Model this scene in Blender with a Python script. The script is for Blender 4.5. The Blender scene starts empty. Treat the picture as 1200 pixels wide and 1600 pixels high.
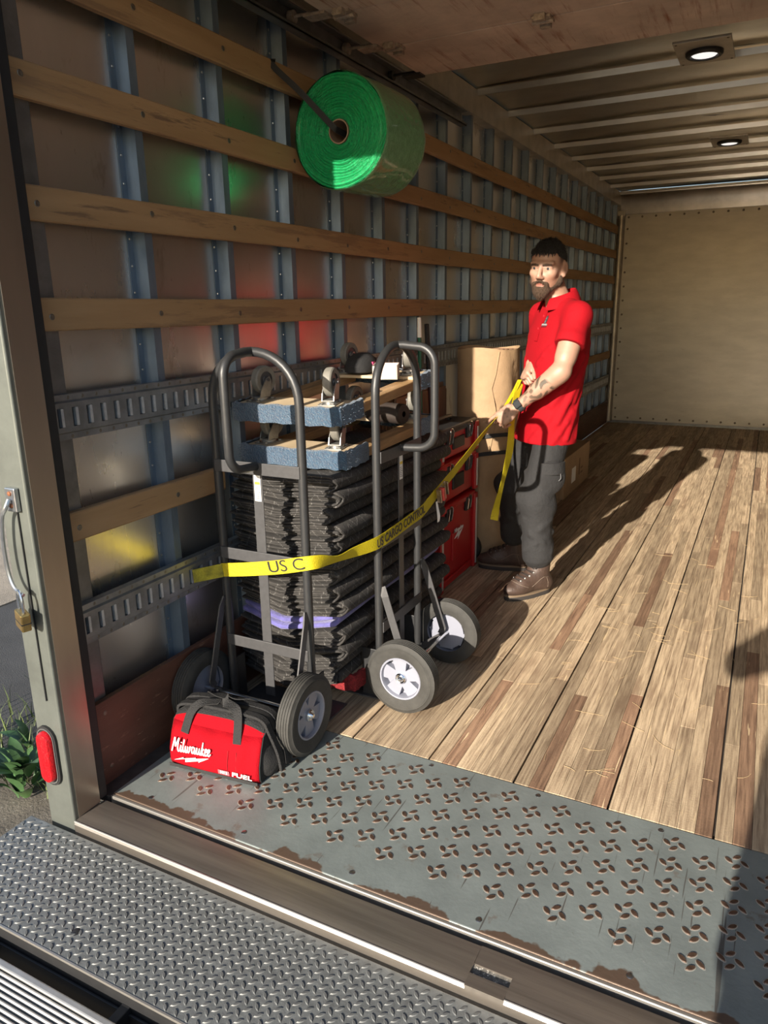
import bpy, math, random
import numpy as np
from mathutils import Vector, Matrix
random.seed(7)
rng = np.random.default_rng(7)
PI = math.pi
scn = bpy.context.scene
C = scn.collection

# ------------------------------------------------------------------ camera
cam_d = bpy.data.cameras.new('camera')
cam = bpy.data.objects.new('camera', cam_d)
C.objects.link(cam)
scn.camera = cam
CAM = Vector((1.7441, -1.7691, 1.4632))
pitch, yaw, roll = 0.2712, -0.4754, -0.0155
fw = Vector((math.sin(yaw)*math.cos(pitch), math.cos(yaw)*math.cos(pitch), -math.sin(pitch)))
rt = Vector((math.cos(yaw), -math.sin(yaw), 0))
up = rt.cross(fw)
r2 = rt*math.cos(roll) + up*math.sin(roll)
u2 = up*math.cos(roll) - rt*math.sin(roll)
mw = Matrix((r2, u2, -fw)).transposed().to_4x4()
mw.translation = CAM
cam.matrix_world = mw
cam_d.sensor_fit = 'VERTICAL'
cam_d.sensor_height = 36.0
cam_d.lens = 36.0*1149.7/1600.0
cam_d.clip_start = 0.03
cam_d.clip_end = 200

# ------------------------------------------------------------------ world, sun, exposure
SUN = Vector((0.092, 1.0, -0.362)).normalized()          # direction the light travels
w = bpy.data.worlds.new('world'); scn.world = w; w.use_nodes = True
nt = w.node_tree; nt.nodes.clear()
wo = nt.nodes.new('ShaderNodeOutputWorld'); bg = nt.nodes.new('ShaderNodeBackground')
sky = nt.nodes.new('ShaderNodeTexSky'); sky.sky_type = 'NISHITA'; sky.sun_disc = False
sky.sun_elevation = math.asin(-SUN.z); sky.sun_rotation = math.atan2(-SUN.x, -SUN.y)
sky.air_density = 1.0; sky.dust_density = 1.0; sky.ozone_density = 1.0
nt.links.new(sky.outputs[0], bg.inputs[0]); bg.inputs[1].default_value = 0.155
nt.links.new(bg.outputs[0], wo.inputs[0])
sl = bpy.data.lights.new('sun', 'SUN'); sl.energy = 7.5; sl.angle = math.radians(0.53); sl.color = (1.0, 0.90, 0.76)
so = bpy.data.objects.new('sun', sl); C.objects.link(so)
so.rotation_euler = (-SUN).to_track_quat('Z', 'Y').to_euler(); so.location = (-1, -8, 6)
vs = scn.view_settings
vs.view_transform = 'Standard'; vs.look = 'None'; vs.gamma = 1.0; vs.use_curve_mapping = False
vs.exposure = 0.62

# ------------------------------------------------------------------ materials
MATS = {}
def M(name, col, rough=0.5, metal=0.0, var=None, bump=None, coords='Object', stretch=(1,1,1), col2=None, spots=None, spec=0.5, rvar=0.0, emit=None, rand=0.0, island=False, coat=0.0, trans=0.0, alpha=1.0, sheen=0.0, pat=None):
    if name in MATS: return MATS[name]
    m = bpy.data.materials.new(name); m.use_nodes = True
    t = m.node_tree; N = t.nodes; L = t.links
    b = N['Principled BSDF']
    b.inputs['Roughness'].default_value = rough; b.inputs['Metallic'].default_value = metal
    b.inputs['Specular IOR Level'].default_value = spec
    if coat: b.inputs['Coat Weight'].default_value = coat
    if trans: b.inputs['Transmission Weight'].default_value = trans
    if sheen: b.inputs['Sheen Weight'].default_value = sheen
    b.inputs['Alpha'].default_value = alpha
    if emit: b.inputs['Emission Color'].default_value = (*emit[0], 1); b.inputs['Emission Strength'].default_value = emit[1]
    rgb = N.new('ShaderNodeRGB'); rgb.outputs[0].default_value = (*col, 1); out = rgb.outputs[0]
    if coords == 'World':
        g = N.new('ShaderNodeNewGeometry'); co = g.outputs['Position']
    else:
        tc = N.new('ShaderNodeTexCoord'); co = tc.outputs[coords]
    mp = N.new('ShaderNodeMapping'); mp.inputs['Scale'].default_value = stretch; L.new(co, mp.inputs['Vector']); co = mp.outputs[0]
    def noise(scale, detail=5, rough_=0.6, vec=None):
        n = N.new('ShaderNodeTexNoise'); n.inputs['Scale'].default_value = scale; n.inputs['Detail'].default_value = detail; n.inputs['Roughness'].default_value = rough_
        L.new(vec or co, n.inputs['Vector']); return n.outputs['Fac']
    def ramp(fac, a, bb, ca=(0,0,0,1), cb=(1,1,1,1)):
        r = N.new('ShaderNodeValToRGB'); r.color_ramp.elements[0].position = a; r.color_ramp.elements[1].position = bb
        r.color_ramp.elements[0].color = ca; r.color_ramp.elements[1].color = cb; L.new(fac, r.inputs[0]); return r.outputs[0]
    def mix(fac, a, bb, typ='MIX'):
        x = N.new('ShaderNodeMix'); x.data_type = 'RGBA'; x.blend_type = typ
        if isinstance(fac, (int, float)): x.inputs[0].default_value = fac
        else: L.new(fac, x.inputs[0])
        for s, q in ((x.inputs[6], a), (x.inputs[7], bb)):
            if isinstance(q, tuple): s.default_value = (*q, 1) if len(q) == 3 else q
            else: L.new(q, s)
        return x.outputs[2]
    if var:
        sc, amt = var
        c2 = col2 if col2 else tuple(max(0, c*(1-amt)) for c in col)
        out = mix(ramp(noise(sc), 0.35, 0.65), out, c2)
    if spots:                                   # (scale, threshold, colour)
        sp = spots if isinstance(spots, list) else [spots]
        for s3 in sp:
            out = mix(ramp(noise(s3[0], 6, 0.7), s3[1], s3[1]+0.06), out, s3[2])
    if pat: out = pat(N, L, co, out, mix, noise, ramp)
    if rand:
        if island:
            gi = N.new('ShaderNodeNewGeometry'); rv = gi.outputs['Random Per Island']
        else:
            oi = N.new('ShaderNodeObjectInfo'); rv = oi.outputs['Random']
        hs = N.new('ShaderNodeHueSaturation'); mr = N.new('ShaderNodeMapRange')
        mr.inputs['To Min'].default_value = 1-rand; mr.inputs['To Max'].default_value = 1+rand
        L.new(rv, mr.inputs[0]); L.new(mr.outputs[0], hs.inputs['Value']); L.new(out, hs.inputs['Color']); out = hs.outputs[0]
    L.new(out, b.inputs['Base Color'])
    if rvar:
        mr = N.new('ShaderNodeMapRange'); mr.inputs['To Min'].default_value = max(0.02, rough-rvar); mr.inputs['To Max'].default_value = min(1, rough+rvar)
        L.new(noise(var[0] if var else 8), mr.inputs[0]); L.new(mr.outputs[0], b.inputs['Roughness'])
    if bump:
        bs = bump if isinstance(bump, list) else [bump]
        prev = None
        for s, st in bs:
            bn = N.new('ShaderNodeBump'); bn.inputs['Strength'].default_value = st; bn.inputs['Distance'].default_value = 0.01
            L.new(noise(s), bn.inputs['Height'])
            if prev: L.new(prev, bn.inputs['Normal'])
            prev = bn.outputs[0]
        L.new(prev, b.inputs['Normal'])
    MATS[name] = m
    return m

def quilt(N, L, co, out, mix, noise, ramp):      # stitched zigzag lines of a moving blanket
    sx = N.new('ShaderNodeSeparateXYZ'); L.new(co, sx.inputs[0])
    def mth(op, a, b=None):
        n = N.new('ShaderNodeMath'); n.operation = op
        for s, q in ((n.inputs[0], a), (n.inputs[1], b)):
            if q is None: continue
            if isinstance(q, (int, float)): s.default_value = q
            else: L.new(q, s)
        return n.outputs[0]
    u = mth('ADD', sx.outputs[0], sx.outputs[1]); v = mth('ADD', sx.outputs[2], mth('MULTIPLY', sx.outputs[1], .35))
    zig = mth('PINGPONG', mth('ADD', u, mth('MULTIPLY', v, .6)), 0.05)
    t = mth('FRACT', mth('MULTIPLY', mth('ADD', v, zig), 22.0))
    line = mth('LESS_THAN', t, 0.09)
    dash = mth('LESS_THAN', mth('FRACT', mth('MULTIPLY', u, 120.0)), 0.6)
    return mix(mth('MULTIPLY', line, dash), out, (0.12, 0.115, 0.11))

# ------------------------------------------------------------------ mesh helpers
class MB:
    def __init__(s): s.v = []; s.f = []
    def add(s, vs_, fs):
        o = len(s.v); s.v.extend([tuple(q) for q in vs_]); s.f.extend([tuple(i+o for i in q) for q in fs]); return s
    def box(s, x0, x1, y0, y1, z0, z1, mat=None):
        vs_ = [Vector((x, y, z)) for x in (x0, x1) for y in (y0, y1) for z in (z0, z1)]
        if mat is not None: vs_ = [mat @ q for q in vs_]
        return s.add(vs_, [(0,1,3,2),(4,6,7,5),(0,4,5,1),(2,3,7,6),(0,2,6,4),(1,5,7,3)])
    def tube(s, path, r, n=10, closed=False, cap=True, flat=None, upv=None):
        """flat=(width, thickness): a flat bar/strap instead of a round tube"""
        P = [Vector(q) for q in path]; m = len(P); fr = []
        ref = Vector(upv) if upv is not None else None
        prevu = None
        for i in range(m):
            if closed: t = (P[(i+1) % m]-P[i-1])
            else: t = P[min(i+1, m-1)]-P[max(i-1, 0)]
            t.normalize()
            if ref is not None: u = ref - t*ref.dot(t)
            elif prevu is None:
                a = Vector((0,0,1)) if abs(t.z) < .9 else Vector((1,0,0)); u = a - t*a.dot(t)
            else: u = prevu - t*prevu.dot(t)
            u.normalize(); prevu = u; fr.append((u, t.cross(u)))
        vs_ = []
        for i in range(m):
            u, v_ = fr[i]; rr = r[i] if isinstance(r, (list, tuple)) else r
            if flat:
                a, b_ = flat[0]/2, flat[1]/2
                for (x, y) in ((a, b_), (-a, b_), (-a, -b_), (a, -b_)): vs_.append(P[i]+u*x+v_*y)
            else:
                for k in range(n):
                    an = 2*PI*k/n; vs_.append(P[i]+u*(math.cos(an)*rr)+v_*(math.sin(an)*rr))
        nn = 4 if flat else n; fs = []
        for i in range(m if closed else m-1):
            for k in range(nn):
                a = i*nn+k; b_ = i*nn+(k+1) % nn; j = ((i+1) % m)*nn
                fs.append((a, b_, j+(k+1) % nn, j+k))
        if not closed and cap:
            fs.append(tuple(range(nn-1, -1, -1))); fs.append(tuple((m-1)*nn+k for k in range(nn)))
        return s.add(vs_, fs)
    def lathe(s, prof, n=24, mat=None, a0=0, a1=2*PI):
        """prof: list of (radius, height); spun around local z, then mat"""
        full = abs(a1-a0-2*PI) < 1e-6; k = n if full else n+1; vs_ = []; fs = []
        for r, h in prof:
            for i in range(k):
                an = a0+(a1-a0)*i/n; q = Vector((r*math.cos(an), r*math.sin(an), h)); vs_.append(mat @ q if mat is not None else q)
        for j in range(len(prof)-1):
            for i in range(n):
                i2 = (i+1) % k
                fs.append((j*k+i, j*k+i2, (j+1)*k+i2, (j+1)*k+i))
        return s.add(vs_, fs)
    def prism(s, poly, h0, h1, mat=None):
        n = len(poly); vs_ = [Vector((x, y, h)) for h in (h0, h1) for x, y in poly]
        if mat is not None: vs_ = [mat @ q for q in vs_]
        fs = [tuple(range(n-1, -1, -1)), tuple(range(n, 2*n))] + [(i, (i+1) % n, n+(i+1) % n, n+i) for i in range(n)]
        return s.add(vs_, fs)
    def mesh(s, name, smooth=True, ang=35):
        me = bpy.data.meshes.new(name); me.from_pydata(s.v, [], s.f); me.update()
        if smooth:
            me.polygons.foreach_set('use_smooth', [True]*len(me.polygons)); me.set_sharp_from_angle(angle=math.radians(ang))
        return me
    def build(s, name, mat, parent=None, smooth=True, bevel=0, ang=35, seg=2, loc=None):
        o = bpy.data.objects.new(name, s.mesh(name, smooth, ang)); C.objects.link(o)
        o.data.materials.append(mat)
        if parent is not None: o.parent = parent
        if loc is not None: o.location = loc
        if bevel:
            b = o.modifiers.new('bevel', 'BEVEL'); b.width = bevel; b.segments = seg; b.limit_method = 'ANGLE'; b.angle_limit = math.radians(40)
        return o

def tag(o, label=None, cat=None, group=None, kind=None):
    if label: o['label'] = label
    if cat: o['category'] = cat
    if group: o['group'] = group
    if kind: o['kind'] = kind
    return o
def thing(name, label, cat, loc=(0,0,0), rz=0, group=None):
    o = bpy.data.objects.new(name, None); C.objects.link(o); o.empty_display_size = 0.05
    o.location = loc; o.rotation_euler = (0, 0, rz)
    return tag(o, label, cat, group)
def copy_tree(o, parent=None):
    c = o.copy(); C.objects.link(c)
    if parent is not None: c.parent = parent
    for ch in o.children: copy_tree(ch, c)
    return c
def inst(name, mesh, parent, loc=(0,0,0), rot=(0,0,0), sc=(1,1,1)):
    o = bpy.data.objects.new(name, mesh); C.objects.link(o); o.parent = parent
    o.location = loc; o.rotation_euler = rot; o.scale = sc
    return o
def text_mesh(txt, size, depth=0.0006, shear=0.0, bold=0.0, spacing=1.0, sx=1.0):
    cu = bpy.data.curves.new('txt', 'FONT'); cu.body = txt; cu.size = size; cu.extrude = depth; cu.shear = shear; cu.offset = bold
    cu.space_character = spacing; cu.align_x = 'CENTER'; cu.align_y = 'CENTER'
    o = bpy.data.objects.new('txt', cu); C.objects.link(o)
    bpy.context.view_layer.update()
    me = bpy.data.meshes.new_from_object(o.evaluated_get(bpy.context.evaluated_depsgraph_get()))
    bpy.data.objects.remove(o); bpy.data.curves.remove(cu)
    if sx != 1.0:
        for v in me.vertices: v.co.x *= sx
    return me
def T(x=0, y=0, z=0): return Matrix.Translation((x, y, z))
def Rx(a): return Matrix.Rotation(a, 4, 'X')
def Ry(a): return Matrix.Rotation(a, 4, 'Y')
def Rz(a): return Matrix.Rotation(a, 4, 'Z')
def arc(cx, cy, r, a0, a1, n):
    return [(cx+r*math.cos(a0+(a1-a0)*i/n), cy+r*math.sin(a0+(a1-a0)*i/n)) for i in range(n+1)]
def smoothpath(pts, n=8):
    P = [Vector(q) for q in pts]; P = [P[0]*2-P[1]]+P+[P[-1]*2-P[-2]]; out = []
    for i in range(1, len(P)-2):
        for k in range(n):
            t = k/n; a, b, c, d = P[i-1], P[i], P[i+1], P[i+2]
            out.append(0.5*((2*b)+(c-a)*t+(2*a-5*b+4*c-d)*t*t+(3*b-a-3*c+d)*t**3))
    out.append(P[-2]); return out
# ------------------------------------------------------------------ palette of materials
alu = M('aluminium_panel', (.74,.71,.67), .29, .92, var=(3,.12), bump=[(1.6,.22),(60,.03)], coords='World', stretch=(1,1,.35), rvar=.1, spots=[(9,.62,(.56,.52,.47)),(45,.655,(.32,.29,.26))])
aluroof = M('aluminium_roof', (.78,.73,.63), .33, 1.0, var=(2,.3), bump=[(2.2,.35)], coords='World', stretch=(.6,1,1), rvar=.08)
galv = M('galvanised_steel', (.21,.27,.345), .5, .7, var=(14,.25), bump=(40,.06), coords='World', stretch=(1,1,.4), rvar=.1)
galvd = M('dark_galvanised', (.25,.255,.26), .45, .8, var=(12,.3), bump=(40,.06), coords='World')
rivm = M('rivet_metal', (.40,.42,.44), .35, 1.0)
screwm = M('screw_metal', (.22,.20,.17), .5, .9)
slatw = M('slat_wood', (.37,.225,.11), .65, 0, var=(12,.5), bump=(30,.25), coords='World', stretch=(1,.12,1.3), spots=[(9,.55,(.24,.14,.072)),(16,.60,(.17,.10,.055)),(40,.66,(.10,.062,.038))], col2=(.30,.175,.08))
kickw = M('kick_plywood', (.13,.055,.036), .55, 0, var=(6,.5), bump=(40,.3), coords='World', stretch=(1,.2,1), spots=[(7,.56,(.075,.034,.024)),(34,.60,(.26,.14,.09)),(90,.64,(.38,.24,.17))])
def scratches(N, L, co, out, mix, noise, ramp):
    for k, (rot, sc) in enumerate(((0.5, (60, 3, 1)), (-0.7, (55, 2.5, 1)), (1.4, (50, 3, 1)))):
        mp = N.new('ShaderNodeMapping'); mp.inputs['Rotation'].default_value = (0, 0, rot); mp.inputs['Scale'].default_value = sc; L.new(co, mp.inputs[0])
        f = ramp(noise(1.4, 2, .5, mp.outputs[0]), .70, .73)
        out = mix(f, out, (.58,.44,.27))
    return out
def plankpat(N, L, co, out, mix, noise, ramp, gc=(.20,.135,.085), gc2=(.25,.17,.11)):
    mp = N.new('ShaderNodeMapping'); mp.inputs['Scale'].default_value = (90, 3.5, 1); L.new(co, mp.inputs[0])
    g = ramp(noise(1.0, 6, .7, mp.outputs[0]), .40, .66)
    out = mix(g, out, gc)
    mp2 = N.new('ShaderNodeMapping'); mp2.inputs['Scale'].default_value = (9, 1.6, 1); L.new(co, mp2.inputs[0])
    out = mix(ramp(noise(1.0, 4, .6, mp2.outputs[0]), .56, .74), out, gc2)
    return scratches(N, L, co, out, mix, noise, ramp)
plankm = M('floor_plank', (.54,.415,.275), .62, 0, coords='World', bump=(120,.12), rand=.30, pat=plankpat)
plankms = M('floor_plank_far', (.54,.415,.275), .62, 0, coords='World', bump=(120,.12), rand=.30, island=True, pat=plankpat)
plankd = M('floor_plank_dark', (.33,.205,.13), .6, 0, coords='World', bump=(120,.12), rand=.25, pat=lambda *a: plankpat(*a, gc=(.13,.075,.048), gc2=(.20,.115,.075)))
subfl = M('floor_joint', (.03,.022,.018), .9)
def platepat(N, L, co, out, mix, noise, ramp):
    for rot, sc, th_ in ((.4,(70,2.5,1),.70),(-.9,(80,3,1),.71),(1.2,(60,2,1),.71)):
        mp = N.new('ShaderNodeMapping'); mp.inputs['Rotation'].default_value = (0,0,rot); mp.inputs['Scale'].default_value = sc; L.new(co, mp.inputs[0])
        out = mix(ramp(noise(1.0, 2, .5, mp.outputs[0]), th_, th_+.02), out, (.10,.10,.095))
    sx = N.new('ShaderNodeSeparateXYZ'); L.new(co, sx.inputs[0])     # bare rusty band worn along the lip
    ad = N.new('ShaderNodeMath'); ad.operation = 'MULTIPLY_ADD'; L.new(noise(7, 4, .6), ad.inputs[0]); ad.inputs[1].default_value = -.16; L.new(sx.outputs[1], ad.inputs[2])
    out = mix(ramp_neg(N, L, ad.outputs[0], -.452, -.446), out, (.11,.075,.055))
    return out
def ramp_neg(N, L, v, a, b):
    r = N.new('ShaderNodeMapRange'); r.inputs['From Min'].default_value = a; r.inputs['From Max'].default_value = b; r.inputs['To Min'].default_value = 1; r.inputs['To Max'].default_value = 0; L.new(v, r.inputs[0]); return r.outputs[0]
platem = M('painted_steel_plate', (.235,.27,.265), pat=platepat, rough=.42, metal=.3, var=(5,.25), bump=(60,.08), coords='World', spots=[(11,.61,(.17,.165,.15)),(40,.655,(.33,.34,.33)),(60,.67,(.10,.09,.08))], rvar=.12)
pinm = M('tread_oval', (.17,.105,.075), .38, .6, var=(60,.5), coords='World')
pinrim = M('tread_oval_rim', (.42,.41,.37), .4, .6)
treadm = M('tread_plate', (.18,.19,.19), .55, .35, var=(30,.3), bump=(150,.15), coords='World', spots=(60,.68,(.33,.33,.32)))
lugm = M('tread_lug', (.155,.16,.16), .55, .35, var=(40,.3), coords='World')
sillm = M('sill_aluminium', (.46,.41,.36), .33, .85, var=(10,.4), bump=(60,.04), coords='World', stretch=(.15,2.5,1), rvar=.08, spots=(3,.68,(.16,.12,.10)))
edgem = M('bright_edge', (.42,.40,.37), .45, .8)
ribm = M('ribbed_aluminium', (.50,.49,.47), .5, .8, var=(20,.15), coords='World')
postm = M('post_steel', (.155,.168,.152), .45, .5, var=(8,.3), bump=(50,.06), coords='World', spots=(14,.67,(.13,.14,.13)), rvar=.12)
postin = M('post_inner_face', (.50,.45,.39), .33, .95, var=(4,.2), bump=(40,.04), coords='World', stretch=(1,1,.2))
blackr = M('black_rubber', (.012,.012,.013), .6, var=(30,.3))
blackp = M('black_plastic', (.016,.016,.017), .45)
farw = M('far_wall_panel', (.58,.54,.45), .42, .1, var=(3,.16), bump=(30,.05), coords='World', stretch=(1,1,3), spots=[(14,.64,(.46,.41,.33)),(40,.68,(.20,.17,.14))])
hdrm = M('header_steel', (.50,.47,.42), .36, 1.0, var=(5,.25), bump=(1.5,.3), coords='World')
raild = M('top_rail_aluminium', (.50,.46,.39), .45, .7, var=(8,.25), bump=(30,.05), coords='World', spots=(12,.68,(.2,.17,.14)))
doorm = M('door_plywood', (.58,.45,.36), .55, 0, var=(5,.3), bump=(40,.12), coords='World', stretch=(.25,1,1), spots=[(26,.70,(.15,.085,.06))])
def ruststreak(N, L, co, out, mix, noise, ramp):
    mp = N.new('ShaderNodeMapping'); mp.inputs['Scale'].default_value = (38, 2.2, 1); mp.inputs['Rotation'].default_value = (0,0,.5); L.new(co, mp.inputs[0])
    f = ramp(noise(1.0, 5, .7, mp.outputs[0]), .52, .68)
    mp2 = N.new('ShaderNodeMapping'); mp2.inputs['Scale'].default_value = (1.6, 2.6, 1); L.new(co, mp2.inputs[0])
    f2 = ramp(noise(1.0, 3, .6, mp2.outputs[0]), .42, .58)
    mm = N.new('ShaderNodeMath'); mm.operation = 'MULTIPLY'; L.new(f, mm.inputs[0]); L.new(f2, mm.inputs[1])
    return mix(mm.outputs[0], out, (.22,.08,.035))
doorm2 = M('door_plywood_rusty', (.58,.45,.36), .55, 0, var=(5,.3), bump=(40,.12), coords='World', stretch=(1,1,1), pat=ruststreak)
hingem = M('painted_hinge', (.42,.34,.27), .5, .2, var=(60,.4), spots=(40,.62,(.2,.07,.03)))
asph = M('asphalt', (.05,.05,.052), .9, 0, var=(3,.3), bump=[(120,.6)], coords='World', spots=[(90,.64,(.13,.13,.125))])
dirt = M('dry_soil', (.13,.115,.095), .95, 0, var=(6,.4), bump=[(60,.6)], coords='World', spots=[(70,.6,(.26,.25,.23))])

# ------------------------------------------------------------------ the setting: floor
W = 2.44; L_ = 7.95; YB = 0.214; YC = -0.385
floor = MB().box(0, W, YB, L_, -.06, -.012).build('floor', subfl, smooth=False)
tag(floor, 'worn laminated hardwood truck floor of narrow brown strips', kind='structure')
unit = MB().box(-.5,.5,-.5,.5,-.012,0).mesh('plank', False); unit.materials.append(plankm)
unitd = MB().box(-.5,.5,-.5,.5,-.012,0).mesh('plank', False); unitd.materials.append(plankd)
MB().box(-.079,.0545,-.398,YB,-.03,-.004).build('edge_strip', M('dark_strip', (.05,.04,.035), .8, var=(20,.4), coords='World'), floor, False)  # plain dark brown filler between kick board and plate
rows = 50; sw = W/rows; cand = []
for r in range(rows):
    y = YB+.001; x = (r+.5)*sw; first = True
    while y < L_-.02:
        ln = random.uniform(.5, 1.9) if not first else random.uniform(.3, 1.6); first = False
        y1 = min(y+ln, L_-.005)
        if L_-y1 < .25: y1 = L_-.005
        gl = .0035 if r % 6 == 0 else .0006; gr = .0035 if r % 6 == 5 else .0006
        cand.append((x, y, y1, gl, gr, r)); y = y1
def vis(c):                                       # size in view, nearest first; what stands right of the frame last
    yy = c[1]; xr = 1.744+(yy+1.769)*.045+.15
    return (c[0] > xr)*100+math.hypot(c[0]-1.5, yy+1.7)
cand.sort(key=vis)
far = MB(); fard = MB()
for k, (x, y0, y1, gl, gr, r) in enumerate(cand):
    dark = random.random() < .13
    a, b = x-sw/2+gl, x+sw/2-gr; dz = random.uniform(-.0008, 0)
    if k < 296:
        inst('plank', unitd if dark else unit, floor, ((a+b)/2, (y0+y1)/2, dz), (0,0,0), (b-a, y1-y0-.0012, 1))
    else: far.box(a, b, y0, y1-.0012, -.012, dz)
tag(far.build('planks', plankms, floor, False), kind='stuff')
# steel threshold plate with raised pinwheel treads
pl = tag(MB().box(.055, W-.03, YC, YB-.003, -.03, 0).build('threshold_plate', platem, smooth=False, bevel=.003),
         'grey painted steel floor plate with raised pinwheel treads at the truck opening', 'floor plate')
tag(MB().box(.055, W-.03, YC-.012, YC, -.03, -.002).build('plate_lip', edgem, pl, bevel=.003))
ov = MB(); rim = MB()
def oval(mb, cx, cy, an, a, b, h, top=True):
    n = 12; c, s = math.cos(an), math.sin(an)
    def pt(t, k): x, y = a*k*math.cos(t), b*k*(1 if abs(math.sin(t)) < .01 else 1)*math.sin(t)*abs(math.sin(t))**.25; return (cx+x*c-y*s, cy+x*s+y*c)
    lo = [(*pt(2*PI*i/n, 1), .0002) for i in range(n)]; hi = [(*pt(2*PI*i/n, .78), h) for i in range(n)]
    mb.add(lo+hi, [(i, (i+1) % n, n+(i+1) % n, n+i) for i in range(n)]+[tuple(range(n, 2*n))])
for q in range(4):
    an = q*PI/2; px_, py_ = .0195*math.cos(an), .0195*math.sin(an)
    oval(rim, px_, py_, an-PI/4, .0160, .0082, .0012); oval(ov, px_, py_, an-PI/4, .0143, .0068, .0026)
ovm = ov.mesh('tread_cluster'); ovm.materials.append(pinm); rimm = rim.mesh('tread_rim'); rimm.materials.append(pinrim)
i = 0
for col in range(29):
    X = 1.74-.0795*(col-7); 
    if X < .10 or X > W-.08: continue
    for row in range(-6, 8):
        Y = .010+.0865*row+(0 if (col-7) % 2 == 0 else .043)
        if -.285 < Y < .165:
            t = inst('tread_cluster', ovm, pl, (X, Y, 0)); inst('tread_rim', rimm, t)
bh = MB(); bolts = [(.18+.36*k, y) for k in range(7) for y in (YC+.035, YB-.03)]
bm_ = MB().lathe([(0,.0016),(.006,.0016),(.0085,.0003),(.0085,-.001)], 12).mesh('bolt'); bm_.materials.append(rivm)
for x, y in bolts: inst('bolt', bm_, pl, (x, y, 0))
# ------------------------------------------------------------------ left wall
HZ = 2.66
SK = -.072                                           # skin plane
wl = tag(MB().box(-.085, SK-.004, -.40, L_, -.05, 2.75).build('wall_left', galvd, smooth=False), 'left truck wall of bare metal panels, studs and wooden slats', kind='structure')
S = .4064; Y0 = .036
ys = [Y0+i*S for i in range(-1, 20) if Y0+i*S < L_-.12]
for i in range(len(ys)):
    a = ys[i]; b = ys[i+1] if i+1 < len(ys) else L_
    pm = MB()
    n = 5; vs_ = []
    for iy in range(n+1):
        for iz in range(13):
            yy = a+(b-a)*iy/n; zz = .02+(HZ-.02)*iz/12
            vs_.append((SK+random.uniform(-.0012,.0012)*(0 < iy < n), yy, zz))
    pm.add(vs_, [(iy*13+iz, (iy+1)*13+iz, (iy+1)*13+iz+1, iy*13+iz+1) for iy in range(n) for iz in range(12)])
    pm.build('panel', alu, wl)
def stud_mesh():
    m = MB(); xf = -.024; xb = SK+.001
    prof = [(xb,0),(xb+.002,0),(xb+.002,.024),(xf,.030),(xf,.062),(xb+.002,.068),(xb+.002,.092),(xb,.092)]
    vs_ = [(x, y, z) for z in (.02, HZ) for x, y in prof]; k = len(prof)
    m.add(vs_, [(i, (i+1) % k, k+(i+1) % k, k+i) for i in range(k)])
    return m
sm = stud_mesh().mesh('stud', True, 20); sm.materials.append(galv)
rv = MB()
for k in range(33):
    z = .08+k*.08
    for yy in (.012, .080): rv.lathe([(0,.003),(.0035,.0025),(.005,0)], 6, T(SK+.003, yy, z) @ Ry(PI/2))
rvm = rv.mesh('rivets'); rvm.materials.append(rivm)
for y in ys[1:]:
    t = inst('stud', sm, wl, (0, y, 0)); tag(inst('rivets', rvm, t), kind='stuff')
tag(MB().box(SK, -.022, -.385, -.300, .0, HZ).build('end_strip', galvd, wl, bevel=.003))
# slats
slat_z = [2.3076, 2.0305, 1.7422, 1.4579]
def slat(z, y0, y1, h=.088, mat=slatw):
    n = max(2, int((y1-y0)/.3)); vs_ = []; m = MB()
    for i in range(n+1):
        y = y0+(y1-y0)*i/n; dz = .0025*math.sin(y*2.3+z*7)
        vs_ += [(-.023,y,z-h/2+dz),(-.003,y,z-h/2+dz),(0,y,z-h/2+.004+dz),(0,y,z+h/2-.004+dz),(-.003,y,z+h/2+dz),(-.023,y,z+h/2+dz)]
    fs = [(i*6+k, i*6+(k+1) % 6, (i+1)*6+(k+1) % 6, (i+1)*6+k) for i in range(n) for k in range(6)]
    fs += [tuple(range(5,-1,-1)), tuple(n*6+k for k in range(6))]
    o = m.add(vs_, fs).build('slat', mat, wl, True, ang=20)
    sc = MB()
    for yy in [-.335]+[q+.046 for q in ys[1:]]:
        if y0+.02 < yy < y1-.02: sc.lathe([(0,.0006),(.007,.0012),(.009,0)], 10, T(.0005, yy, z+random.uniform(-.012,.012)) @ Ry(PI/2))
    if sc.v: tag(sc.build('screws', screwm, o), kind='stuff')
    return o
for j, z in enumerate(slat_z):
    cut = [-.385, 1.9+.4064*(j % 2), 4.35+.4064*((j+1) % 2), L_-.14]
    for a, b in zip(cut, cut[1:]): slat(z, a, b-.002)
slat(.8608, -.372, .335); slat(.8608, 3.2, L_-.14)
# kick board
kb = MB().box(-.020, 0, -.372, 2.4, -.006, .2818).build('kick_board', kickw, wl, False, bevel=.002)
MB().box(-.020, 0, 2.402, 4.8, .0, .2818).build('kick_board', kickw, wl, False, bevel=.002)
MB().box(-.020, 0, 4.802, L_-.05, .0, .2818).build('kick_board', kickw, wl, False, bevel=.002)
sc = MB()
for y in [-.33]+[q+.046 for q in ys[1:]]:
    for z in (.05,.24): sc.lathe([(0,.0006),(.006,.001),(.008,0)], 8, T(.0005, y, z) @ Ry(PI/2))
tag(sc.build('screws', screwm, kb), kind='stuff')
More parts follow.
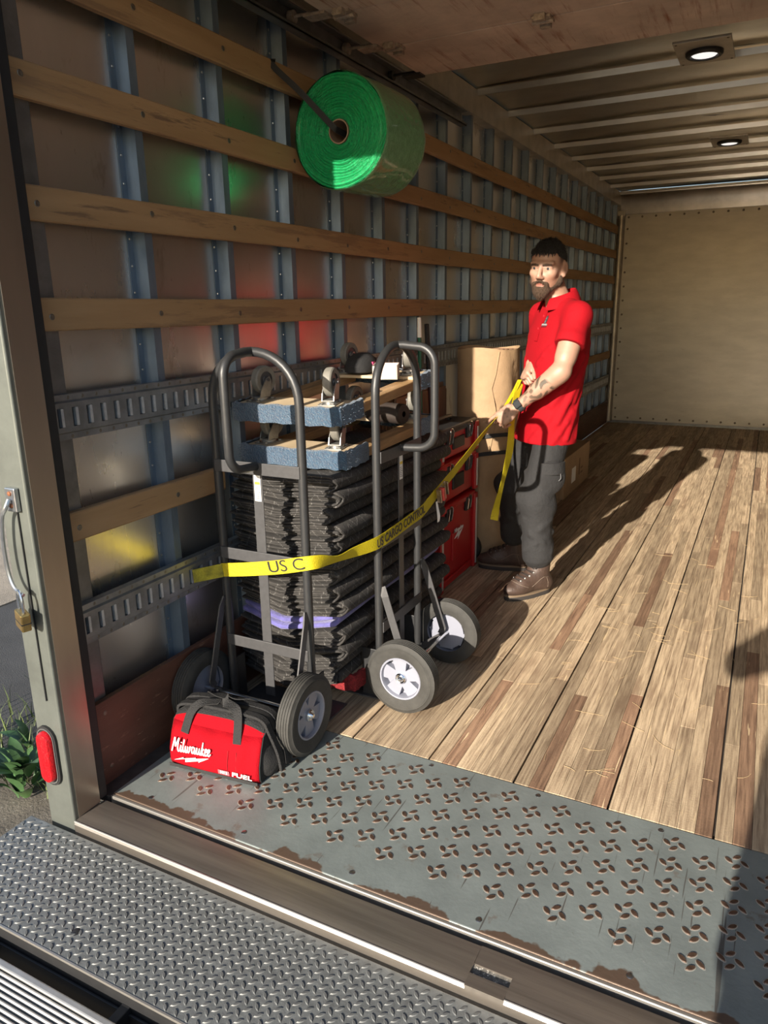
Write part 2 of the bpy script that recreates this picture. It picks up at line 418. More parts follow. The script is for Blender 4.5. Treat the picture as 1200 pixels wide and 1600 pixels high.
# logistic (E-type) track with slots
def track(zc, y0, y1):
    m = MB(); tongue = MB(); sp = .0508; sy = .022; hz = .027; hw = .063
    # rails: raised top and bottom flange, sunken web with slots
    def strip(prof):                                  # prof: (x,z) open profile extruded along y
        k = len(prof); vs_ = [(x, y, zc+z) for y in (y0, y1) for x, z in prof]
        m.add(vs_, [(i, k+i, k+i+1, i+1) for i in range(k-1)])
    strip([(-.020,hw+.001),(.004,hw),(.004,.046),(.012,.041),(.012,hz)])
    strip([(.012,-hz),(.012,-.041),(.004,-.046),(.004,-hw),(-.020,-hw-.001)])
    n = int((y1-y0-.03)/sp); ya = y0
    off = y0+.034
    for i in range(n):
        c = off+i*sp; s0, s1 = c-sy/2, c+sy/2
        if s1 > y1-.01: break
        m.add([(.012,ya,zc-hz),(.012,s0,zc-hz),(.012,s0,zc+hz),(.012,ya,zc+hz)], [(0,1,2,3)])
        q = [(s0,-hz),(s1,-hz),(s1,hz),(s0,hz)]       # slot walls into the wall
        m.add([(.012,a,zc+b) for a, b in q]+[(-.018,a,zc+b) for a, b in q], [(k, (k+1) % 4, 4+(k+1) % 4, 4+k) for k in range(4)])
        tongue.box(.000, .0125, s1-.010, s1-.001, zc-hz+.001, zc+hz-.001)
        ya = s1
    m.add([(.012,ya,zc-hz),(.012,y1,zc-hz),(.012,y1,zc+hz),(.012,ya,zc+hz)], [(0,1,2,3)])
    m.add([(.004,y0,zc-hw),(-.02,y0,zc-hw),(-.02,y0,zc+hw),(.004,y0,zc+hw)], [(0,1,2,3)])
    o = m.build('logistic_track', galvt, wl, True, ang=25)
    MB().box(-.019,-.016,y0+.01,y1-.01,zc-.04,zc+.04).build('slot_shade_strip', blackr, o, False)  # black strip added to paint the shade inside the slots
    hol = MB()
    k = 0; y = y0+.02
    while y < min(y1, 4.2):
        for z in (-.0545,.0545): hol.lathe([(0,.0012),(.0042,.0012),(.0055,0)], 8, T(.004, y, zc+z) @ Ry(PI/2))
        y += .0508
    tag(hol.build('track_rivets', screwm, o), kind='stuff')
    tag(tongue.build('lit_slot_edges', galvb, o, False), kind='stuff')  # pale bars: light on each slot's far edge put into the colour
    return o
galvt = M('track_steel', (.30,.315,.33), .42, .75, var=(12,.35), bump=(40,.06), coords='World', rvar=.1)
galvb = M('lit_slot_edge', (.60,.63,.66), .4, .6, var=(60,.2), coords='World')
for zc in (1.1784, .5549):
    cut = [-.392, 2.66, 5.7, L_-.14]
    for a, b in zip(cut, cut[1:]): track(zc, a, b-.002)
# top rail, door track, corner
tr = MB().box(-.085, .0, -.40, L_, 2.585, 2.73).build('top_rail', raild, wl, False, bevel=.004)
drail = tag(MB().box(.002,.010,-.38,2.66,2.47,2.55).box(.01,.045,-.38,2.66,2.47,2.476).box(.01,.045,-.38,2.66,2.544,2.55).box(.039,.045,-.38,2.66,2.47,2.485).build('trim_5', galvd, smooth=False, bevel=.001), 'steel overhead roll-up door rail along the left wall', kind='structure')
# ------------------------------------------------------------------ far wall
wf = tag(MB().box(-.085, W+.08, L_, L_+.04, -.05, 2.75).build('wall_far', farw, smooth=False), 'flat pale beige riveted front wall of the truck box', kind='structure')
rvf = MB()
def rivf(x, z): rvf.lathe([(0,.012),(.008,.009),(.013,.0)], 10, T(x, L_, z) @ Rx(PI/2))
for k in range(15): rivf(.09+.155*k, .065); rivf(.09+.155*k, 2.455)
for k in range(14): rivf(.085, .18+.165*k)
tag(rvf.build('rivets', M('far_rivet', (.22,.19,.15), .35, .9), wf), kind='stuff')
MB().box(.0, W, L_-.02, L_, 0, .03).build('base_angle', galvd, wf, False)
hd = MB(); hp = [(0,2.487),(-.03,2.487),(-.035,2.51),(-.045,2.60),(-.075,2.67),(-.13,2.715),(-.13,2.73),(0,2.73)]
vs_ = [(x, L_+y, z) for x in (0, W) for y, z in hp]; k = len(hp)
hd.add(vs_, [(i, (i+1) % k, k+(i+1) % k, k+i) for i in range(k)])
tag(hd.build('trim_1', hdrm), 'curved dented metal header above the far wall', kind='structure')
cp = MB().lathe([(.045,0),(.045,2.46)], 16, T(.012, L_-.02, .02)).box(-.02,.06,L_-.06,L_-.002,2.47,2.53)
tag(cp.build('trim_2', raild), 'rounded metal corner post beside the far wall', kind='structure')
# ------------------------------------------------------------------ right wall (outside the frame)
wr = tag(MB().box(W, W+.08, -.40, L_, -.05, 2.75).build('wall_right', alu, smooth=False), 'right truck wall of bare metal panels', kind='structure')
for j, z in enumerate(slat_z+[.8608]): MB().box(W-.045, W-.022, -.38, L_, z-.044, z+.044).build('slat', slatw, wr, False)
sm2 = MB().box(W-.022, W, 0, .05, 0, HZ).mesh('stud', False); sm2.materials.append(galv)
for y in ys[1:]: inst('stud', sm2, wr, (0, y, 0))
# ------------------------------------------------------------------ ceiling with roof bows
ce = tag(MB().box(-.085, W+.08, -.45, L_+.04, 2.76, 2.78).build('ceiling', galvd, smooth=False), 'bare metal truck roof with transverse roof bows', kind='structure')
yb = [-.09+.61*k for k in range(14) if -.09+.61*k < L_-.1]
for k in range(len(yb)-1):
    a, b = yb[k], yb[k+1]; m = MB(); nx, ny = 10, 5; vs_ = []
    for ix in range(nx+1):
        for iy in range(ny+1):
            u = ix/nx; v = iy/ny
            vs_.append((-.01+(W+.02)*u, a+(b-a)*v, 2.735+.018*math.sin(PI*u)+.006*math.sin(PI*v)+random.uniform(-.002,.002)))
    m.add(vs_, [(ix*(ny+1)+iy, ix*(ny+1)+iy+1, (ix+1)*(ny+1)+iy+1, (ix+1)*(ny+1)+iy) for ix in range(nx) for iy in range(ny)])
    m.build('roof_panel', aluroof, ce)
bowm = MB()
bp = [(-.034,2.733),(-.020,2.730),(-.012,2.698),(.012,2.698),(.020,2.730),(.034,2.733)]
k = len(bp); bowm.add([(x, y, z) for x in (.0, W) for y, z in bp], [(i, i+1, k+i+1, k+i) for i in range(k-1)]); bme = bowm.mesh('roof_bow', True, 20); bme.materials.append(aluroof)
for y in yb: inst('roof_bow', bme, ce, (0, y, 0))
lightm = M('led_lens', (.8,.8,.82), .3, emit=((1,.98,.95), .6))
def clight(y, lab):
    t = thing('ceiling_light', lab, 'light', (1.305, y, 2.655), 0, 'round dome lights on the truck ceiling')
    MB().box(-.13,.13,-.19,.19,0,.012).build('mounting_plate', raild, t, False, bevel=.002)
    MB().lathe([(.088,0),(.088,-.012),(.080,-.020),(.066,-.020),(.062,-.008)], 32).build('bezel', blackp, t)
    MB().lathe([(.064,-.008),(.055,-.016),(.03,-.018),(0,-.018)], 24).build('lens', lightm, t)
    s = MB()
    for x in (-.115,.115):
        for yy in (-.17,.17): s.lathe([(0,-.004),(.006,-.002),(.006,0)], 8, T(x,yy,0))
    tag(s.build('screws', screwm, t), kind='stuff')
clight(2.62, 'round dome light on a square plate, nearest the rolled-up door')
clight(5.00, 'round dome light farther back on the truck ceiling')
# ------------------------------------------------------------------ rolled-up door overhead
dr = tag(bpy.data.objects.new('door_1', None), 'rolled-up wooden roll door under the roof', kind='structure'); C.objects.link(dr)
edges = [-.30, .08, .49, .90, 1.31, 1.735]
for k in range(5):
    a, b = edges[k], edges[k+1]
    MB().box(.17, W-.17, a+.002, b-.003, 2.497+.001*(k % 2), 2.525).build('door_panel', doorm2 if k in (1,2,3,4) else doorm, dr, False, bevel=.003)
hg = MB().box(-.035,.035,-.035,.035,-.010,0).box(-.02,.02,-.055,-.03,-.022,0).box(-.02,.02,.03,.055,-.022,0).tube([(-.04,0,-.012),(.04,0,-.012)], .009, 8)
hgm = hg.mesh('hinge'); hgm.materials.append(hingem)
for y in edges[1:-1]:
    for x in (.24,.86,1.50,2.18): inst('hinge', hgm, dr, (x, y, 2.497))
for y in edges[1:]: MB().tube([(.02,y-.02,2.512),(.19,y-.02,2.512)], .006, 8).box(.10,.19,y-.06,y+.0,2.488,2.497).lathe([(.0,.0),(.022,.0),(.022,.022),(0,.022)], 14, T(.016,y-.02,2.512) @ Ry(PI/2)).build('roller', hingem if y < 1.7 else blackp, dr)
# ------------------------------------------------------------------ rear frame: left post, seal, sill, header
post = tag(MB().box(-.060, .050, -.530, -.432, -.06, 2.75).build('trim_3', postm, smooth=False, bevel=.006, seg=3), 'bare metal rear corner post at the left of the opening', kind='structure')
MB().box(.0495,.0525,-.515,-.434,-.0,2.6).build('inner_face', postin, post, False)
MB().box(-.02,.046,-.431,-.398,-.0,2.6).build('rubber_seal', blackr, post, False, bevel=.004)
MB().box(-.085,-.02,-.45,-.386,-.03,2.6).build('seal_backing', galvd, post, False)
tag(MB().box(-.060, W+.06, -.530, -.40, 2.515, 2.78).build('trim_4', postm, smooth=False, bevel=.006), 'metal rear header above the opening', kind='structure')
tag(MB().box(W-.05, W+.06, -.530, -.40, -.06, 2.75).build('trim_6', postm, smooth=False, bevel=.006), 'metal rear corner post at the right of the opening', kind='structure')
sill = MB(); sp_ = [(-.535,-.05),(-.535,-.012),(-.529,-.003),(-.515,-.0005),(-.418,-.004),(-.416,-.05)]
def sillseg(x0, x1, ya=None):
    k = len(sp_); sill.add([(x, y, z) for x in (x0, x1) for y, z in sp_], [(i, i+1, k+i+1, k+i) for i in range(k-1)]+[tuple(range(k)), tuple(range(2*k-1,k-1,-1))])
sillseg(.052, 1.292); sillseg(1.384, W-.052)
sill.box(1.292,1.384,-.535,-.500,-.05,-.0008); sill.box(1.292,1.384,-.470,-.416,-.05,-.004)
si = tag(sill.build('trim_7', sillm, smooth=True, ang=20), 'scuffed bare metal sill strip across the truck opening', kind='structure')
MB().box(1.292,1.384,-.50,-.47,-.05,-.009).build('slot_floor', M('gritty_tape', (.16,.15,.13), .9, var=(120,.6), coords='World', spots=(160,.55,(.5,.48,.43))), si, False)
MB().box(.052, W-.052, -.416, YC-.012, -.08, -.045).build('gap_floor', subfl, si, False)
MB().tube([(.052,-.531,-.004),(W-.052,-.531,-.004)], .0032, 8).build('edge_highlight', edgem, si)  # thin bright bead painting the highlight along the sill edge
# ------------------------------------------------------------------ lift gate platform: tread plate and ribbed deck
lg = tag(MB().box(-.125, W+.10, -.868, -.548, -.050, -.030).build('liftgate_plate', treadm, smooth=False, bevel=.002), 'grey steel diamond tread plate below the sill', 'tread plate')
lug = MB()
def lozenge(mb, cx, cy, an, z):
    a, b, h = .0118, .0040, .0022; c, s = math.cos(an), math.sin(an)
    pts = [(a,0),(a*.5,b*.8),(0,b),(-a*.5,b*.8),(-a,0),(-a*.5,-b*.8),(0,-b),(a*.5,-b*.8)]
    lo = [(cx+x*c-y*s, cy+x*s+y*c, z) for x, y in pts]; hi = [(cx+(x*c-y*s)*.72, cy+(x*s+y*c)*.72, z+h) for x, y in pts]
    mb.add(lo+hi, [(i, (i+1) % 8, 8+(i+1) % 8, 8+i) for i in range(8)]+[tuple(range(8,16))])
p_ = .0305
for ix in range(86):
    for iy in range(11):
        x = -.115+ix*p_; y = -.858+iy*p_
        if x < W+.08 and y < -.556: lozenge(lug, x, y, PI*.75, -.030)
        x += p_/2; y += p_/2
        if x < W+.08 and y < -.556: lozenge(lug, x, y, PI*.25, -.030)
tag(lug.build('tread_lugs', lugm, lg, True, ang=50), kind='stuff')
MB().box(-.125, W+.10, -.8725, -.868, -.036, -.029).build('front_edge', edgem, lg, False)
MB().box(-.125, W+.10, -.8715, -.868, -.12, -.036).build('front_face', blackr, lg, False)
for x in (.36, 1.15): MB().lathe([(0,.0008),(.010,.0008),(.012,0)], 16, T(x,-.80,-.030)).build('drain_hole', blackp, lg)
rd = thing('ribbed_deck', 'ribbed bright aluminium lift gate deck in front of the tread plate', 'lift gate', (0,0,0))
MB().box(-.6, W+.1, -2.7, -.925, -.085, -.062).build('deck_base', ribm, rd, False)
ribme = MB(); k = 8
prof = [(-.0062,-.062)]+[(.0050*math.cos(PI-PI*i/6), -.058+.008*math.sin(PI*i/6)) for i in range(7)]+[(.0062,-.062)]
ribme.add([(x, y, z) for x in (-.6, W+.1) for y, z in prof], [(i, i+1, len(prof)+i+1, len(prof)+i) for i in range(len(prof)-1)])
ribme = ribme.mesh('rib', True, 40); ribme.materials.append(ribm)
for i in range(138): inst('rib', ribme, rd, (0, -.950-i*.0126, 0))
MB().box(-.6, W+.1, -.943, -.925, -.10, -.046).build('deck_edge', ribm, rd, False, bevel=.004)
gap = MB().box(-.6, W+.1, -.925, -.868, -.22, -.20)
for x in (-.02, .135, .6, 1.1): gap.box(x-.012, x+.012, -.93, -.866, -.12, -.065)
gap.box(-.2, W+.1, -.88, -.873, -.2, -.08)
gap.build('hinge_gap', blackr, rd, False, bevel=.002)
# ------------------------------------------------------------------ outside: ground, weeds
GZ = -.95
gr = tag(MB().box(-40, 30, -30, 60, GZ-.1, GZ).build('ground', asph, smooth=False), 'dark asphalt yard beside the truck', kind='structure')
tag(MB().box(-1.75,-.7,-.3,6,GZ-.02,GZ+.015).build('soil_strip', dirt, gr, False))
MB().box(-25,-3.85,-4,30,GZ-.02,GZ+.012).build('sunlit_gravel_patch', M('sunlit_gravel', (.30,.26,.21), .95, var=(5,.3), bump=[(90,.7)], coords='World', spots=[(80,.6,(.42,.38,.33))]), gr, False)  # paler slab: sunshine on the far gravel put into its colour
def leafmesh(l, wd):
    m = MB(); n = 5; vs_ = []
    for i in range(n+1):
        t = i/n; w_ = wd*math.sin(PI*min(1,t*.9+.08))**.8*(1-.15*t); z = l*(.55*t-.42*t*t)
        vs_ += [(-w_, l*t, z+.12*w_), (0, l*t, z-.10*w_), (w_, l*t, z+.12*w_)]
    fs = []
    for i in range(n):
        for k in range(2): fs.append((i*3+k, i*3+k+1, (i+1)*3+k+1, (i+1)*3+k))
    return m.add(vs_, fs)
leafms = []
for k, c in enumerate(((.055,.125,.045),(.075,.155,.05),(.045,.10,.035))):
    me = leafmesh(.13, .030).mesh('leaf'); me.materials.append(M('weed_leaf_%d' % k, c, .5, 0, var=(20,.3), rand=.25)); leafms.append(me)
wp = [(-1.42,.30,1.15,'broad leafed green weed beside the tail light post, closest to the deck'), (-1.60,.52,1.0,'broad leafed green weed at the left edge, behind the nearest weed'), (-1.30,.62,.9,'low broad leafed weed growing nearest the truck side'), (-1.75,.20,1.0,'broad leafed weed at the far left edge of the yard strip')]
for x, y, s, lab in wp:
    t = thing('weed_plant', lab, 'plant', (x, y, GZ+.01), 0, 'weeds beside the truck')
    for k in range(30):
        a = random.uniform(0, 2*PI); e = random.uniform(.1, 1.15); h = random.uniform(0,.16)*s
        inst('leaf', random.choice(leafms), t, (.05*math.cos(a), .05*math.sin(a), h), (e, 0, a-PI/2), (s*random.uniform(.8,1.3),)*3)
gm = MB()
for k in range(2600):
    x = random.uniform(-2.6,-.95); y = random.uniform(.3, 2.6)
    if random.random() > math.exp(-((x+1.55)/.5)**2): continue
    h = random.uniform(.08,.30); a = random.uniform(0,2*PI); b = random.uniform(.02,.18); wd = .004
    c, s = math.cos(a), math.sin(a)
    gm.add([(x-wd*s,y+wd*c,GZ),(x+wd*s,y-wd*c,GZ),(x+b*.4*c+wd*.7*s,y+b*.4*s-wd*.7*c,GZ+h*.65),(x+b*.4*c-wd*.7*s,y+b*.4*s+wd*.7*c,GZ+h*.65),(x+b*c,y+b*s,GZ+h)], [(0,1,2,3),(3,2,4)])
tag(gm.build('grass', M('grass_blade', (.09,.12,.04), .6, rand=.5, island=True), smooth=False), 'thin green and dry grass growing beside the asphalt', 'grass', kind='stuff')
# ------------------------------------------------------------------ fittings on the rear post
def stadium(hw, hh, n=8):
    return [(hw*math.cos(a), (hh-hw)+hw*math.sin(a)) for a in [PI*i/n for i in range(n+1)]]+[(hw*math.cos(a), -(hh-hw)+hw*math.sin(a)) for a in [PI+PI*i/n for i in range(n+1)]]
FR = Rx(PI/2)                                            # local z -> -y (proud of the post's face)
tl = thing('tail_light', 'oval red tail light low on the metal corner post', 'tail light', (-.014, -.530, .205))
def ringp(hw, hh, hw2, hh2, d0, d1):
    m = MB(); a = stadium(hw, hh); b = stadium(hw2, hh2); n = len(a)
    vs_ = [FR @ Vector((x, y, d0)) for x, y in a]+[FR @ Vector((x, y, d1)) for x, y in a]+[FR @ Vector((x, y, d1)) for x, y in b]+[FR @ Vector((x, y, d0)) for x, y in b]
    return m.add(vs_, [(j*n+i, j*n+(i+1) % n, (j+1)*n+(i+1) % n, (j+1)*n+i) for j in range(3) for i in range(n)])
ringp(.040,.098,.026,.082,0,.008).build('gasket', blackr, tl, ang=30)
ringp(.0335,.091,.031,.0885,.008,.0105).build('gasket_rib', M('gasket_grey', (.09,.09,.09), .6), tl, ang=30)
lm = MB(); pr = [(.0265,.083,.004),(.0265,.083,.016),(.022,.079,.024),(.012,.068,.027)]; n = len(stadium(.02,.08))
for hw, hh, d in pr: lm.v += [tuple(FR @ Vector((x, y, d))) for x, y in stadium(hw, hh)]
lm.f = [(j*n+i, j*n+(i+1) % n, (j+1)*n+(i+1) % n, (j+1)*n+i) for j in range(3) for i in range(n)]+[tuple(3*n+i for i in range(n))]
lm.build('lens', M('red_lens', (.42,.004,.008), .15, 0, bump=(130,.35), coat=.6), tl, ang=30)
rm = M('zinc_rod', (.50,.52,.55), .3, .95, var=(40,.2))
hk = thing('latch_hook', 'bent zinc latch rod hanging on the left corner post', 'latch', (-.02,-.545,.99))
MB().tube(smoothpath([(.025,-.004,.0),(.022,-.014,-.02),(.002,-.016,-.05),(-.010,-.016,-.12),(-.008,-.016,-.20),(.010,-.018,-.245),(.045,-.02,-.262)]), .006, 8).build('rod', rm, hk)
MB().box(.005,.045,0,.014,-.035,.03).build('bracket', rm, hk, False, bevel=.003)
MB().lathe([(0,.004),(.006,.003),(.007,0)], 10, T(.025,0,.015) @ FR).lathe([(0,.004),(.006,.003),(.007,0)], 10, T(.025,0,-.018) @ FR).build('rivets', M('rust_spot', (.25,.10,.05), .6, .6), hk)
MB().box(.028,.031,.010,.0147,-.6,-.02).build('seam', blackp, hk, False)
pk = thing('padlock', 'brass padlock with a steel shackle hooked on the latch rod', 'padlock', (.010,-.566,.655), -.35)
brass = M('brass', (.50,.35,.14), .34, .95, var=(50,.3), bump=(90,.05))
MB().box(-.027,.027,-.013,.013,-.026,.026,Ry(.12)).build('body', brass, pk, False, bevel=.004)
MB().box(-.0275,.0275,-.0135,.0135,-.004,-.001,Ry(.12)).build('body_seam', blackp, pk, False)
MB().tube(smoothpath([(-.016,0,.02),(-.017,0,.055),(-.010,0,.078),(0,0,.084),(.010,0,.078),(.017,0,.055),(.016,0,.02)]), .0045, 8).build('shackle', M('shackle_steel', (.55,.60,.68), .25, 1), pk)
tag(MB().box(-.075,-.0595,-.5318,-.530,1.56,1.62).build('sticker', M('white_sticker', (.62,.66,.78), .5), smooth=False), 'small white sticker on the left corner post', 'sticker')
# ------------------------------------------------------------------ hand trucks
tubem = M('grey_powder_coat', (.034,.035,.037), .42, .25, var=(60,.15), bump=(300,.05))
barm = M('grey_flat_bar', (.072,.072,.076), .45, .3, var=(60,.15), bump=(300,.05))
tirem = M('tyre_rubber', (.040,.039,.036), .75, 0, var=(18,.35), bump=(80,.1))
hubm = M('hub_plastic', (.22,.23,.28), .42)
chromem = M('chrome', (.72,.73,.75), .16, 1)
whitel = M('white_label', (.72,.72,.70), .5)
yell = M('label_yellow', (.75,.55,.05), .5)
def make_truck(lab):
    t = thing('hand_truck', lab, 'hand truck', group='grey hand trucks against the blanket stack')
    hw = .175
    p = [(-hw,0,.02),(-hw,0,.4),(-hw,0,.8)]+[(-hw*math.cos(a), 0, 1.160+.172*math.sin(a)**.9 if math.sin(a) > 0 else 1.160) for a in [PI*i/20 for i in range(21)]]+[(hw,0,.8),(hw,0,.4),(hw,0,.02)]
    MB().tube(p, .0155, 14).build('frame_tube', tubem, t, ang=60)
    q = [(0,.0,1.331),(0,-.03,1.332),(0,-.07,1.328)]+[(0,-.085-.065*math.sin(a), 1.262+.065*math.cos(a)) for a in [PI/2*i/8 for i in range(1,9)]]+[(0,-.150,1.18),(0,-.150,1.08)]+[(0,-.085-.065*math.cos(a), 1.025-.065*math.sin(a)) for a in [PI/2*i/8 for i in range(1,9)]]+[(0,-.05,.958),(0,-.012,.957)]
    MB().tube(q, .0150, 14).build('loop_handle', tubem, t, ang=60)
    for z in (.948, .632, .295): MB().box(-hw,hw,-.019,-.013,z-.021,z+.021).build('crossbar', barm, t, False, bevel=.002)
    st = MB().box(-.020,.020,-.0125,-.008,.10,.93).build('centre_strip', barm, t, False, bevel=.002)
    MB().box(-.013,.013,-.0132,-.0126,.835,.925).build('label', whitel, st, False)
    MB().box(-.011,.011,-.0136,-.0133,.893,.903).build('label_band', yell, st, False)
    m = MB()
    for k in range(6): m.box(-.010,.010-.003*(k % 3),-.0136,-.0133,.845+k*.007,.847+k*.007)
    m.build('label_print', blackp, st, False)
    for s in (-1,1):
        MB().tube([(s*hw,-.014,.46),(s*(hw+.006),-.03,.425),(s*(hw+.008),-.112,.165),(s*(hw+.004),-.105,.14)], 0, flat=(.030,.006), upv=(0,1,.3)).build('brace', barm, t, False, bevel=.001)
        MB().tube([(s*hw,-.01,.06),(s*(hw+.005),-.12,.139)], 0, flat=(.028,.006), upv=(0,0,1)).build('axle_bracket', barm, t, False)
        MB().box(s*.178-.003,s*.178+.003,-.01,.075,.0,.20).build('gusset', tubem, t, False, bevel=.002)
    MB().tube([(-.21,-.12,.139),(.21,-.12,.139)], .009, 12).build('axle', chromem, t)
    MB().box(-.20,.20,.0,.20,.0,.006).build('toe_plate', barm, t, False, bevel=.002)
    for s in (-1,1):
        wh = make_wheel(); wh.parent = t; wh.location = (s*.222,-.12,.139); wh.rotation_euler = (random.uniform(0,1),0,0 if s > 0 else PI)
    return t
def make_wheel():
    A = Ry(PI/2)
    R_ = .139; prof = [(.084,-.026),(.105,-.031),(.124,-.030),(.131,-.026)]
    for k in range(5):
        c = -.020+.010*k; prof += [(.136,c-.004),(R_-.0005,c-.003),(R_-.0005,c+.003),(.136,c+.004)]
    prof += [(.131,.026),(.124,.030),(.1235,.0305),(.1195,.0302),(.119,.031),(.105,.031),(.084,.026)]
    ty = MB().lathe(prof, 40, A).build('tyre', tirem, None, ang=28)
    h = MB().lathe([(.086,-.026),(.086,.022),(.082,.027),(.077,.026),(.074,.014),(.074,-.012),(.020,-.014),(.0,-.014)], 40, A)
    for k in range(5):                                # spokes: tapered raised blades
        a = 2*PI*k/5; m = A @ Rz(a)
        h.prism([(.016,-.018),(.076,-.030),(.076,.030),(.016,.018)], -.012, .013, m)
    h.build('hub', hubm, ty, ang=30)
    MB().lathe([(.021,.012),(.021,.022),(.017,.026),(.012,.024),(.009,.031),(.006,.034),(0,.034)], 20, A).build('axle_cap', chromem, ty)
    return ty
ht1 = make_truck('grey loop-handled hand truck facing the camera behind the red tool bag')
ht2 = copy_tree(ht1)
ht1.location = (.258,.2,0)
ht2['label'] = 'grey loop-handled hand truck turned sideways, wheels towards the man'
ht2.location = (.545,.682,0); ht2.rotation_euler = (0,0,PI/2)
# ------------------------------------------------------------------ moving blankets
blm = M('quilted_blanket', (.040,.037,.035), .9, 0, var=(60,.35), bump=[(110,.3),(30,.25)], pat=quilt)
blp = M('purple_blanket', (.13,.12,.36), .9, 0, var=(18,.35), bump=[(60,.6)], sheen=.3, spots=(40,.66,(.35,.36,.5)))
def blanket_fold(mb, x0, x1, y0, y1, zc, h, t, ph, sagf, wav):
    """one folded quilt layer: a U of thickness t lying on its side, open at the left, the fold at the right"""
    path = [(x0+(x1-h-x0)*i/11, -h) for i in range(12)]+[(x1-h+h*math.sin(a), -h*math.cos(a)) for a in [PI*i/7 for i in range(1,7)]]+[(x1-h-(x1-h-x0)*i/11, h) for i in range(12)]
    n = len(path); nr = []
    for i in range(n):
        a, b = path[max(i-1,0)], path[min(i+1,n-1)]; tx, tz = b[0]-a[0], b[1]-a[1]; l = math.hypot(tx, tz)+1e-9; nr.append((tz/l, -tx/l))
    ysx = [(0,.35),(.0025,.8),(.007,1.0),(.03,1.0)]+[(.03+(y1-y0-.06)*i/7,1.0) for i in range(1,8)]+[(y1-y0,.6)]
    V = []
    for dy, f in ysx:
        for s in (1,-1):
            for (x, z), (nx_, nz_) in zip(path, nr):
                xx = x+s*nx_*t*.5*f*.93; zz = zc+z+s*nz_*t*.5*f*.93
                u = (x-x0)/(x1-x0); v = dy/(y1-y0)
                zz -= sagf*(1-abs(u-.45)/.55)*(1-.6*v)
                zz += wav*(math.sin(u*6.1+ph)+.5*math.sin(u*13+ph*2.1)+.7*math.sin(v*8+ph*1.7))
                fo = (1-v)**4*(.006*math.sin(u*5+ph*3)+.003*math.sin(u*12+ph+z*90))+(1-v)**4*.010*math.sin(z*160+ph)
                V.append((xx+.004*math.sin(v*9+ph*2)*u, y0+dy+fo, zz))
    F = []; m = 2*n
    for j in range(len(ysx)-1):
        for i in range(n-1):
            a = j*m+i; F.append((a, a+1, a+m+1, a+m)); a += n; F.append((a+1, a, a+m, a+m+1))
        for i in (0, n-1):
            a = j*m+i; q = (a, a+m, a+m+n, a+n); F.append(q if i == 0 else q[::-1])
    for j in (0, len(ysx)-1):
        for i in range(n-1):
            a = j*m+i; q = (a, a+n, a+n+1, a+1); F.append(q if j == 0 else q[::-1])
    mb.add(V, F)
ords = ['bottom','second','third','fourth','fifth','sixth','seventh','eighth','ninth','tenth','eleventh','twelfth','thirteenth','fourteenth','fifteenth','sixteenth']
NB = 14; zb = .105; th = (.905-zb)/NB
for k in range(NB):
    mb = MB(); z0 = zb+k*th; purple = k == 4
    sag = .060*(1-k/NB)**1.2+.008
    nu = 1 if purple else 3; hh = th*(.5 if not purple else .5); jr = random.uniform(-.035,.02); jy = random.uniform(-.010,.014); ph0 = random.uniform(0,6)
    for q in range(nu):
        t_ = th/(2*nu) if not purple else th*.36; h = th/2-(q+.5)*t_ if not purple else th*.20
        blanket_fold(mb, .030+random.uniform(-.008,.012), .478+jr-q*t_*1.02, .338+jy+random.uniform(-.008,.010), 1.33+random.uniform(-.03,.03), z0+th/2, h, t_, ph0+q*.3, sag, .0016 if k < NB-3 else .003)
    if k == NB-1: lab = 'charcoal quilted moving blanket on top of the stack under the dollies'
    elif purple: lab = 'purple moving blanket squeezed in the lower third of the dark stack'
    else: lab = 'charcoal quilted moving blanket, %s from the bottom of the stack' % ords[k] if k else 'charcoal quilted moving blanket at the bottom of the stack on the floor dolly'
    tag(mb.build('moving_blanket', blp if purple else blm, None, True, ang=60), lab, 'blanket', 'folded moving blankets in one stack')
# ------------------------------------------------------------------ furniture dollies
woodd = M('dolly_wood', (.42,.255,.115), .6, 0, var=(8,.4), bump=(40,.2), stretch=(6,.6,6), spots=(14,.68,(.25,.14,.07)))
plyd = M('dolly_plywood', (.55,.43,.28), .62, 0, var=(9,.2), bump=(60,.1), spots=(30,.7,(.3,.2,.12)))
carpb = M('blue_carpet', (.030,.085,.15), .95, 0, var=(90,.55), bump=[(160,1.0)], sheen=.4, col2=(.02,.05,.10), spots=(120,.63,(.14,.26,.36)))
carpr = M('red_carpet', (.30,.02,.025), .95, 0, var=(90,.5), bump=[(160,1.0)])
zinc = M('zinc_plate', (.34,.34,.33), .42, .8, var=(30,.3))
redz = M('steel_fork', (.36,.34,.32), .4, .8)
greyw = M('caster_tread', (.20,.19,.165), .65, 0, var=(30,.3))
cored = M('caster_core', (.06,.06,.065), .4)
